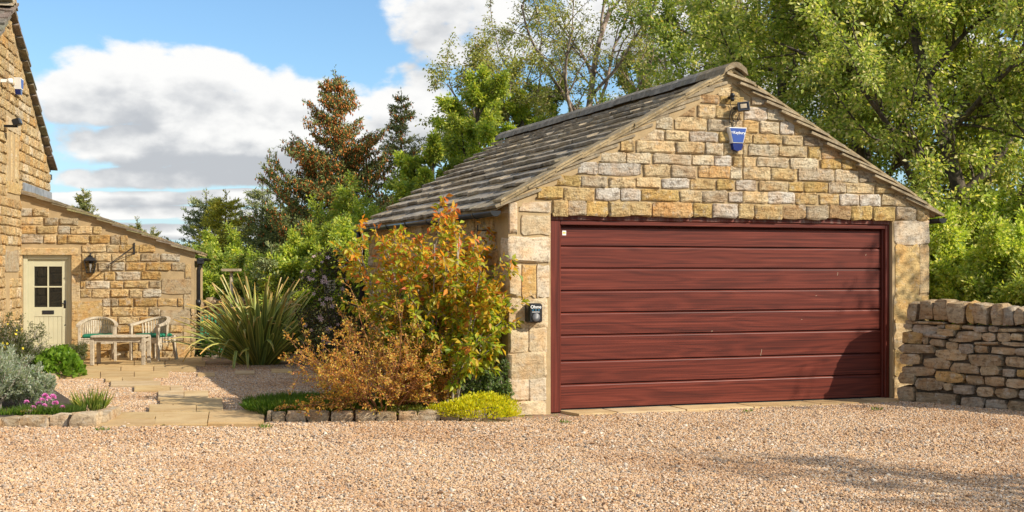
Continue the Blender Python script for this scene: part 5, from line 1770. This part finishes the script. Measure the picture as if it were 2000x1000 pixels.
def shrub(name, base, seed, stems, hmin, hmax, spread, prm, depth, per, lsize, pal, label, cat='shrub', lw=.55, bk='grey_stem', r0=.012, spr=.05, droop=.2, minr=.0022, wid=.12, leafmat='leaf', tipcol=None, along=(.1, 1), dirbias=(0, 0), keep=None, fold=.18, curl=.12, outw=.5):
    """multi-stemmed shrub fanning out of its base"""
    R = np.random.default_rng(seed)
    t = empty(name, base, 0, label, cat)
    out = {'b': [], 't': []}
    for s_ in range(stems):
        az = s_ * 2.399 + R.uniform(-.3, .3); tilt = spread * math.sqrt((s_ + .5) / stems) * R.uniform(.75, 1.1)
        d = np.array([math.cos(az) * math.sin(tilt) + dirbias[0], math.sin(az) * math.sin(tilt) + dirbias[1], math.cos(tilt)]); d /= np.linalg.norm(d)
        p = np.array([math.cos(az) * wid * R.uniform(.2, 1), math.sin(az) * wid * R.uniform(.2, 1), .0])
        skeleton(R, p, d, R.uniform(hmin, hmax) * (1 - .25 * tilt), r0 * R.uniform(.7, 1.2), depth, prm, out)
    if keep:
        out['t'] = [q for q in out['t'] if keep(q[-1])]; out['b'] = [q for q in out['b'] if keep(q[0][-1])]
    wood('stems', t, M[bk], out['b'], minr, (6, 5, 4, 3))['kind'] = 'stuff'
    P, D, N = twig_leaves(R, out['t'], per, spr, along, droop, outw)
    n = len(P); L = R.uniform(lsize * .6, lsize * 1.25, n); c = colset(R, n, pal)
    if tipcol is not None:
        w = np.clip((P[:, 2] - tipcol[1]) / tipcol[2] + R.normal(size=n) * .35, 0, 1)[:, None]
        c = c * (1 - w) + colset(R, n, tipcol[0]) * w
    leaves('foliage', t, M[leafmat], P, D, N, L, L * lw, np.clip(c, .002, .9), fold, .5, curl)['kind'] = 'stuff'
    return t, n, out


# orange and yellow-green shrub against the garage wall
side_pl = lambda x, y: garage_xy(x, y)
ob = Vector((-.84, 14.05, .06))
okeep = lambda p: garage_xy(ob.x + p[0], ob.y + p[1])[0] < -.06 or garage_xy(ob.x + p[0], ob.y + p[1])[1] < -.05
orsh = dict(seg=[.2, .16, .12], wig=[.045, .09, .14], trop=[.035, .05, .03], kids=[8, 5], t0=[.20, .15], ang=[(28, 62), (28, 65)], len=[(.24, .42), (.34, .6)], fall=.35, rk=.55)
ORG = [((.42, .44, .030), 4), ((.27, .36, .026), 5), ((.58, .40, .036), 2), ((.17, .26, .022), 3)]
ORT = [((.78, .30, .04), 5), ((.70, .42, .04), 3), ((.64, .15, .035), 4), ((.42, .46, .035), 4)]
_, n, _ = shrub('copper_shrub', ob, 71, 19, 1.30, 1.95, .32, orsh, 2, 17, .078, ORG, 'tall shrub of orange tipped yellow green leaves against the left garage wall', tipcol=(ORT, .7, 1.6), wid=.42, keep=okeep, droop=.35, spr=.045, r0=.017, lw=.52, curl=.2)
NL += n
_, n, _ = shrub('copper_shrub', Vector((-.60, 13.85, .06)), 72, 5, .8, 1.35, .42, orsh, 2, 20, .085, ORG, 'shorter orange and green leaved shrub reaching towards the car charger', tipcol=(ORT, .6, 1.4), wid=.2, droop=.35, spr=.045, lw=.52, curl=.2, dirbias=(.14, -.05), keep=lambda p: p[0] < .62 and p[0] + p[1] * .3 < .60)
NL += n
# amber twiggy shrub
tw = dict(seg=[.16, .12, .09], wig=[.07, .12, .18], trop=[.0, .05, .04], kids=[10, 6], t0=[.18, .15], ang=[(30, 70), (30, 75)], len=[(.24, .48), (.3, .6)], fall=.4, rk=.55)
AMB = [((.68, .36, .07), 4), ((.60, .44, .08), 3), ((.60, .25, .06), 3), ((.48, .40, .07), 2), ((.72, .52, .18), 1)]
_, n, _ = shrub('amber_shrub', Vector((-1.36, 13.62, .06)), 81, 30, .80, 1.32, 1.20, tw, 2, 9, .028, AMB, 'low twiggy amber shrub sprawling in front of the orange leaved shrub', bk='red_stem', spr=.018, wid=.16, lw=.6, r0=.008, droop=0, minr=.0022, dirbias=(-.16, .0))
NL += n
_, n, _ = shrub('amber_shrub', Vector((-1.02, 13.75, .06)), 84, 9, .45, .75, .75, tw, 2, 16, .024, AMB, 'small cluster of amber twigs at the front of the bed', bk='red_stem', spr=.016, wid=.12, lw=.6, r0=.007, droop=0)
NL += n
# pale green shrub by the quoins
PALEG = [((.16, .23, .07), 3), ((.11, .17, .05), 3), ((.22, .29, .10), 2)]
_, n, _ = shrub('pale_shrub', Vector((-.24, 13.93, .05)), 91, 7, .35, .55, .75, tw, 2, 14, .038, PALEG, 'small pale green shrub at the foot of the garage corner stones', wid=.08, spr=.02, lw=.45)
NL += n


def mound(name, base, seed, rx, ry, h, n, lsize, pal, label, cat, lw=.5, up=.6, mat='leaf', lump=.25, fold=.18, inner=.5, parent=None):
    """low cushion of many small leaves over a lumpy dome"""
    R = np.random.default_rng(seed); t = empty(name, base, 0, label, cat)
    u = rdir(R, n); u[:, 2] = np.abs(u[:, 2])
    k = np.array([1 + lump * mnoise.noise((q[0] * 2.2 + seed, q[1] * 2.2, q[2] * 2.2)) + lump * .6 * mnoise.noise((q[0] * 6 + seed, q[1] * 6, q[2] * 6)) for q in u])
    rad = (R.uniform(inner, 1, n) ** .5) * k
    P = u * rad[:, None] * np.array([rx, ry, h]); P[:, 2] = np.maximum(P[:, 2], .01)
    D = unit(u * .8 + rdir(R, n) * .7 + np.array([0, 0, up])); N = unit(u + rdir(R, n) * .8)
    L = R.uniform(lsize * .6, lsize * 1.3, n)
    leaves('foliage', t, M[mat], P, D, N, L, L * lw, colset(R, n, pal), fold)['kind'] = 'stuff'
    st = MB()
    for k_ in range(14):
        q = u[k_ * 3] * np.array([rx, ry, h]) * .8; st.tube([(q[0] * .15, q[1] * .15, -.02), tuple(q * .6 + np.array([0, 0, .02])), tuple(q)], [.006, .004, .002], 4)
    st.build('stems', M['grey_stem'], t)['kind'] = 'stuff'
    return t, n


YM = [((.72, .66, .018), 4), ((.58, .57, .020), 4), ((.78, .70, .05), 2), ((.38, .43, .02), 2)]
_, n = mound('golden_mound', Vector((-.30, 13.48, .03)), 101, .42, .28, .245, 5200, .026, YM, 'bright yellow green cushion plant spilling over the edging by the garage corner', 'ground cover plant'); NL += n
_, n = mound('golden_mound', Vector((-.66, 13.50, .05)), 102, .26, .16, .12, 1500, .024, YM, 'small yellow green creeping plant left of the bright yellow cushion', 'ground cover plant'); NL += n
_, n = mound('creeping_plant', Vector((-1.15, 13.52, .05)), 103, .50, .14, .085, 1600, .024, [((.16, .21, .03), 3), ((.26, .28, .03), 3), ((.30, .20, .05), 1)], 'low green creeping plant along the top of the edging stones', 'ground cover plant'); NL += n


def grassy(name, base, seed, n, rx, ry, h, pal, label, cat='grass', kind=None, w=.010, lean=.45, parent=None):
    R = np.random.default_rng(seed)
    a = R.uniform(0, 6.283, n); q = np.sqrt(R.uniform(0, 1, n))
    P = np.stack([np.cos(a) * q * rx, np.sin(a) * q * ry, np.zeros(n)], 1)
    D = unit(np.stack([np.cos(a) * lean * q, np.sin(a) * lean * q, np.ones(n)], 1) + R.normal(size=(n, 3)) * .22)
    L = h * R.uniform(.45, 1.15, n); N = unit(rdir(R, n) * [1, 1, .2] + np.array([0, 0, .3]))
    c = colset(R, n, pal)
    if kind == 'stuff':
        o = leaves(name, None, M['leaf'], P, D, N, L, np.full(n, w), c, .2, .4, .15); o.location = base; return tag(o, label, cat, kind='stuff')
    t = empty(name, base, 0, label, cat); leaves('blades', t, M['leaf'], P, D, N, L, np.full(n, w), c, .2, .4, .15)['kind'] = 'stuff'; return t


GRS = [((.13, .23, .024), 4), ((.095, .18, .02), 3), ((.21, .28, .035), 2)]
grassy('grass', Vector((-2.35, 14.35, .04)), 111, 5200, .62, .75, .13, GRS, 'dark green grass tuft growing at the left end of the garage bed', kind='stuff')
grassy('grass', Vector((-2.05, 13.62, .05)), 112, 1900, .42, .16, .15, [((.12, .20, .022), 3), ((.17, .23, .03), 2)], 'bright green grass just behind the edging stones', kind='stuff')
grassy('grass', Vector((-1.5, 14.3, .05)), 113, 3000, .8, .6, .12, GRS, 'grass growing beneath the amber shrub', kind='stuff')
grassy('grass_tuft', gnd(517, 815) + Vector((0, .05, .0)), 114, 60, .06, .05, .14, [((.13, .19, .03), 3), ((.2, .22, .05), 2)], 'little grass tuft between the path and the first edging stone', 'grass tuft')

# spiky phormium: every blade a leaf of its own
R = np.random.default_rng(5)
pb = Vector((-4.22, 21.5, .0))
ph_ = empty('phormium_plant', pb, 0, 'large spiky phormium with arching yellow edged blades beside the patio', 'phormium')


def blade_mat():
    m, nt, b, out = newmat('phormium_blade')
    a = nt.nodes.new('ShaderNodeAttribute'); a.attribute_name = 'col'
    oi = nt.nodes.new('ShaderNodeObjectInfo')
    c = mixc(nt, 1.0, a.outputs['Color'], oi.outputs['Color'], 'MULTIPLY')
    nt.links.new(c, b.inputs['Base Color']); b.inputs['Roughness'].default_value = .38; b.inputs['Specular IOR Level'].default_value = .4
    t = nt.nodes.new('ShaderNodeBsdfTranslucent'); nt.links.new(c, t.inputs[0])
    mx = nt.nodes.new('ShaderNodeMixShader'); mx.inputs[0].default_value = .22
    nt.links.new(b.outputs[0], mx.inputs[1]); nt.links.new(t.outputs[0], mx.inputs[2]); nt.links.new(mx.outputs[0], out.inputs[0]); return m


BM = blade_mat()


def blade_mesh(arch, fold_at, seed):
    """unit-length strap leaf rising along z and arching towards +x: green keel, yellow margins, rusty tip"""
    rs = np.random.default_rng(seed); n = 9; V, C, Fs = [], [], []
    p = np.array([0., 0, 0]); th = .0
    for i in range(n + 1):
        t = i / n
        w = .030 * (1 - .35 * t) * (1 - max(0, t - .72) / .28) + .0015
        nx = np.array([math.cos(th), 0, -math.sin(th)])
        V += [p + np.array([0, -w, 0]) + nx * .0, p + np.array([0, -w * .62, 0]) - nx * .006, p - nx * .012, p + np.array([0, w * .62, 0]) - nx * .006, p + np.array([0, w, 0])]
        tip = max(0, t - .80) / .2
        ye = np.array([.66, .62, .15]); gr = np.array([.20, .225, .06]); ru = np.array([.56, .32, .10])
        for k in (0, 1, 2, 3, 4):
            base = ye if k in (0, 4) else gr * (1.35 if k in (1, 3) else 1)
            C.append(base * (1 - tip) + ru * tip)
        th = arch * t ** 1.6 + (1.1 if fold_at and t > fold_at else 0)
        p = p + np.array([math.sin(th), 0, math.cos(th)]) / n
    for i in range(n):
        for k in range(4): Fs.append((i * 5 + k, i * 5 + k + 1, i * 5 + k + 6, i * 5 + k + 5))
    return np_mesh('leaf', np.array(V), np.array(Fs), BM, np.array(C), True)


BLADES = [blade_mesh(a, f, i) for i, (a, f) in enumerate(((.25, 0), (.5, 0), (.8, 0), (1.1, 0), (1.5, 0), (.6, .62), (.9, .55), (.4, 0), (1.9, 0)))]
for k in range(255):
    q = (k + .5) / 255
    az = k * 2.39996 + R.uniform(-.2, .2); tilt = 1.3 * q ** .75 * R.uniform(.75, 1.12)
    b_ = BLADES[int(R.choice(9, p=[.2, .17, .14, .08, .05, .07, .06, .18, .05]))]
    o = link_obj('leaf', b_, ph_); l = R.uniform(1.15, 1.66) * (1 - .12 * q)
    r_ = .26 * math.sqrt(q)
    o.matrix_local = Matrix.Translation((r_ * math.cos(az), r_ * math.sin(az), -.02)) @ Matrix.Rotation(az, 4, 'Z') @ Matrix.Rotation(tilt * .8, 4, 'Y') @ Matrix.Rotation(R.uniform(-.5, .5), 4, 'Z') @ Matrix.Diagonal((l, l * R.uniform(.75, 1.15), l, 1))
    v = R.uniform(.75, 1.25); o.color = (v * R.uniform(.85, 1.08), v, v * R.uniform(.8, 1.1), 1)

# pink flowering climber at the back corner of the garage
cb_ = GC + GU * -.32 + GW * (GDEP + .1); cb_.z = 0
Rc = np.random.default_rng(77)
cl = empty('flowering_climber', cb_, 0, 'dark climber starred with pale pink flowers at the far garage corner', 'climber')
pts = []
n = 7000
u = rdir(Rc, n); P = u * (Rc.uniform(.35, 1, (n, 1)) ** .5) * np.array([.52, .42, .95]) + np.array([-.28, .1, 1.0])
P[:, 2] = np.maximum(P[:, 2], .03)
lump_ = np.array([mnoise.noise((q[0] * 3, q[1] * 3, q[2] * 3)) for q in P]); P = P[lump_ > -.12]; n = len(P)
leaves('foliage', cl, M['leaf'], P, rdir(Rc, n), unit(rdir(Rc, n) + np.array([.2, -.4, .5])), Rc.uniform(.03, .06, n), Rc.uniform(.018, .03, n), colset(Rc, n, [((.045, .050, .018), 4), ((.075, .075, .02), 2), ((.06, .035, .02), 2)]))['kind'] = 'stuff'
fm = MB()
for k in range(5):
    an = k * 2 * math.pi / 5
    fm.add([(0, 0, 0), (.024 * math.cos(an - .42), .024 * math.sin(an - .42), .006), (.042 * math.cos(an), .042 * math.sin(an), .002), (.024 * math.cos(an + .42), .024 * math.sin(an + .42), .006)], [(0, 1, 2, 3)])
PINK = plain('pale_pink_petal', (.55, .38, .34), .6, 0, .08)
fmesh = fm.mesh('flower', PINK)
for k in range(80):
    d = unit(Rc.normal(size=(1, 3)) + np.array([[.05, -.8, .1]]))[0]
    q = d * np.array([.53, .43, .97]) * Rc.uniform(.85, 1.05) + np.array([-.28, .1, 1.0])
    if q[2] < .25: continue
    o = link_obj('flower', fmesh, cl); o.location = tuple(q); o.rotation_mode = 'QUATERNION'; o.rotation_quaternion = Vector(tuple(d + np.array([.2, -.3, .2]))).to_track_quat('Z', 'Y')
    s_ = Rc.uniform(.7, 1.2); o.scale = (s_, s_, s_)
st = MB()
for k in range(8): st.tube([(-.1 + .05 * k * math.cos(k), .05 * math.sin(k * 2), 0), (-.2 + .08 * math.cos(k * 1.7), .06 * math.sin(k), .7), (-.28 + .25 * math.cos(k * 2.1), .15 * math.sin(k * 3), 1.6)], [.012, .009, .004], 5)
st.build('stems', M['bark'], cl)['kind'] = 'stuff'

# ------------------------------------------------------------------ left bed plants
SILV = [((.42, .46, .36), 4), ((.32, .37, .28), 3), ((.54, .56, .47), 2), ((.20, .26, .15), 2)]
svs = dict(seg=[.12, .10], wig=[.06, .10], trop=[.03, .06], kids=[9], t0=[.15], ang=[(20, 55)], len=[(.28, .5)], fall=.3, rk=.6)
for bx, by, sd, hm_, hx, lab in ((-5.62, 13.75, 121, .42, .62, 'silver leaved shrub nearest the camera in the left bed'), (-5.28, 14.0, 122, .28, .44, 'smaller silver leaved shrub behind the pink flowers'), (-5.95, 14.5, 123, .48, .72, 'silver leaved shrub at the left edge behind the front one')):
    _, n, _ = shrub('silver_shrub', Vector((bx, by, .08)), sd, 34, hm_, hx, .75, svs, 1, 34, .036, SILV, lab, wid=.18, spr=.016, lw=.36, r0=.006, droop=-.25, along=(.25, 1.0), outw=.8, curl=0); NL += n
LG = [((.20, .33, .035), 4), ((.15, .26, .03), 3), ((.27, .40, .06), 2)]
_, n = mound('leafy_mound', Vector((-6.62, 18.75, .05)), 131, .36, .34, .36, 1500, .075, LG, 'round clump of fresh green scalloped leaves in front of the door', 'perennial plant', lw=.95, up=.3, fold=.08, inner=.75); NL += n
OLV = [((.10, .125, .035), 4), ((.075, .10, .03), 3), ((.15, .16, .05), 2)]
_, n, _ = shrub('olive_shrub', Vector((-7.35, 18.55, .05)), 133, 26, .55, .82, .85, tw, 2, 14, .034, OLV, 'olive green shrub dotted with yellow flowers below the farmhouse window', wid=.25, spr=.03, lw=.35); NL += n
_, n, _ = shrub('olive_shrub', Vector((-6.95, 20.3, .05)), 134, 12, .28, .42, .85, tw, 2, 12, .03, OLV, 'small brownish green shrub by the doorstep', wid=.14, spr=.03, lw=.35); NL += n
_, n, _ = shrub('olive_shrub', Vector((-6.75, 16.6, .06)), 135, 14, .4, .62, .9, tw, 2, 16, .034, OLV, 'olive green shrub between the silver shrubs and the leafy mound', wid=.2, spr=.03, lw=.35); NL += n
YF = MB()
for k in range(5):
    an = k * 1.2566
    YF.add([(0, 0, 0), (.014 * math.cos(an - .5), .014 * math.sin(an - .5), .004), (.022 * math.cos(an), .022 * math.sin(an), .002), (.014 * math.cos(an + .5), .014 * math.sin(an + .5), .004)], [(0, 1, 2, 3)])
yfm = YF.mesh('flower', plain('yellow_petal', (.72, .58, .03), .6, 0, .05))
os_ = [o for o in bpy.data.objects if o.name.startswith('olive_shrub')][0]
for k in range(26):
    d = unit(Rc.normal(size=(1, 3)) + np.array([[.5, -.7, .3]]))[0]
    o = link_obj('flower', yfm, os_); o.location = tuple(d * np.array([.5, .5, .42]) + np.array([0, 0, .36])); o.rotation_mode = 'QUATERNION'; o.rotation_quaternion = Vector(tuple(d)).to_track_quat('Z', 'Y')
# thrift: pink pompoms over green tufts
tb_ = Vector((-4.86, 13.55, .06))
th_ = empty('thrift_plant', tb_, 0, 'clump of pink pompom flowers over grassy leaves in the left bed', 'flowers')
n = 1500
a = Rc.uniform(0, 6.283, n); q = np.sqrt(Rc.uniform(0, 1, n)); P = np.stack([np.cos(a) * q * .34, np.sin(a) * q * .16, np.zeros(n)], 1)
leaves('foliage', th_, M['leaf'], P, unit(np.stack([np.cos(a) * .5, np.sin(a) * .5, np.ones(n)], 1) + Rc.normal(size=(n, 3)) * .3), unit(rdir(Rc, n) + np.array([0, 0, .3])), Rc.uniform(.06, .13, n), np.full(n, .007), colset(Rc, n, [((.10, .17, .03), 3), ((.15, .21, .05), 2)]))['kind'] = 'stuff'


def pompom(seed):
    r = random.Random(seed); mb = MB()
    for k in range(44):
        d = Vector((r.gauss(0, 1), r.gauss(0, 1), abs(r.gauss(0, 1)) * .9 + .0)).normalized(); s_ = d.orthogonal().normalized(); u_ = d.cross(s_)
        b0 = d * .012; e = d * r.uniform(.024, .030)
        mb.add([b0, e + s_ * .009, e * 1.06, e - s_ * .009], [(0, 1, 2, 3)]); mb.add([b0, e + u_ * .009, e * 1.06, e - u_ * .009], [(0, 1, 2, 3)])
    return mb.mesh('flower', PK)


PK = plain('pink_petal', (.78, .26, .56), .6, 0, .15, 30)
POM = [pompom(s_) for s_ in range(4)]
stm = MB()
for px, py in ((52, 786), (76, 790), (82, 782), (95, 780), (87, 793), (108, 788), (122, 797), (70, 806), (80, 812), (54, 806), (72, 813), (97, 799), (88, 774), (65, 797), (103, 776), (79, 800)):
    Y_ = 13.55 + re_.uniform(-.1, .1); p_ = px3(px, py, Y_) - tb_
    o = link_obj('flower', POM[re_.randrange(4)], th_); o.location = p_; s_ = re_.uniform(.95, 1.3); o.scale = (s_, s_, s_); o.rotation_euler = (re_.uniform(-.3, .3), re_.uniform(-.3, .3), re_.uniform(0, 6))
    stm.tube([(p_.x * .8, p_.y * .5, 0), (p_.x * .95, p_.y * .9, p_.z * .6), tuple(p_)], .0022, 4)
stm.build('stems', M['grey_stem'], th_)['kind'] = 'stuff'
grassy('strappy_plant', Vector((-4.50, 13.75, .05)), 141, 150, .14, .12, .26, [((.30, .36, .07), 3), ((.42, .40, .10), 2), ((.18, .26, .05), 2)], 'tuft of thin yellow green blades between the pink flowers and the path', 'grass tuft', w=.012)
grassy('grass', Vector((-5.3, 13.42, .05)), 142, 700, .7, .1, .09, GRS, 'short grass behind the mossy stones of the left bed', kind='stuff')
_, n = mound('moss_patch', Vector((-5.02, 13.36, .085)), 143, .11, .05, .03, 300, .012, [((.30, .24, .03), 3), ((.2, .2, .03), 2)], 'yellow moss on the low stones in front of the pink flowers', 'moss')
# low dark planting that fills the ground behind the phormium and along the back wall
_, n = mound('dark_bush', Vector((-2.9, 22.8, 0)), 151, .75, .6, .75, 4200, .05, [((.08, .11, .025), 4), ((.12, .15, .035), 2)], 'dark green bush between the spiky plant and the pink climber', 'bush'); NL += n
_, n = mound('green_clump', Vector((-5.35, 23.3, 0)), 152, .35, .3, .40, 1500, .05, [((.06, .14, .02), 4), ((.10, .19, .03), 2)], 'fresh green clump at the lower left of the spiky plant', 'perennial plant'); NL += n
# fallen leaves, twigs and bits on the gravel
Rl = np.random.default_rng(9)
n = 420
P = np.stack([Rl.uniform(-5.5, 5.2, n), Rl.uniform(8.4, 15.0, n), np.full(n, .026)], 1)
P = np.array([q for q in P if open_gravel(q[0], q[1]) and (q[1] > 12 or Rl.random() < .35)]); n = len(P)
o = leaves('leaf_litter', None, M['leaf'], P, rdir(Rl, n) * np.array([1, 1, .15]), unit(rdir(Rl, n) * .3 + np.array([0, 0, 1])), Rl.uniform(.02, .05, n), Rl.uniform(.008, .022, n),
           colset(Rl, n, [((.30, .20, .09), 4), ((.20, .12, .05), 3), ((.42, .33, .12), 2), ((.16, .20, .05), 1)]), .25)
tag(o, 'scattered fallen leaves and bits of twig on the gravel', 'leaf litter', kind='stuff')
R2 = random.Random(4)
for px, py, h_ in ((836 * 2 + 40, 803, .05), (1105, 828, .05), (520, 838, .06), (990, 818, .07), (200, 843, .05), (1460, 806, .04)):
    p_ = gnd(px, py)
    grassy('weed', p_ + Vector((0, 0, .01)), int(px), 26, .05, .035, h_, GRS, {1712: 'small weed at the right end of the threshold paving', 1105: 'small weed beside the left door jamb paving', 520: 'small weed in front of the first edging stone', 990: 'small weed at the foot of the garage corner', 200: 'small weed by the corner of the left bed', 1460: 'small weed along the edge of the threshold paving'}[px], 'weed', w=.009, lean=.9)
print('LEAVES', NL)
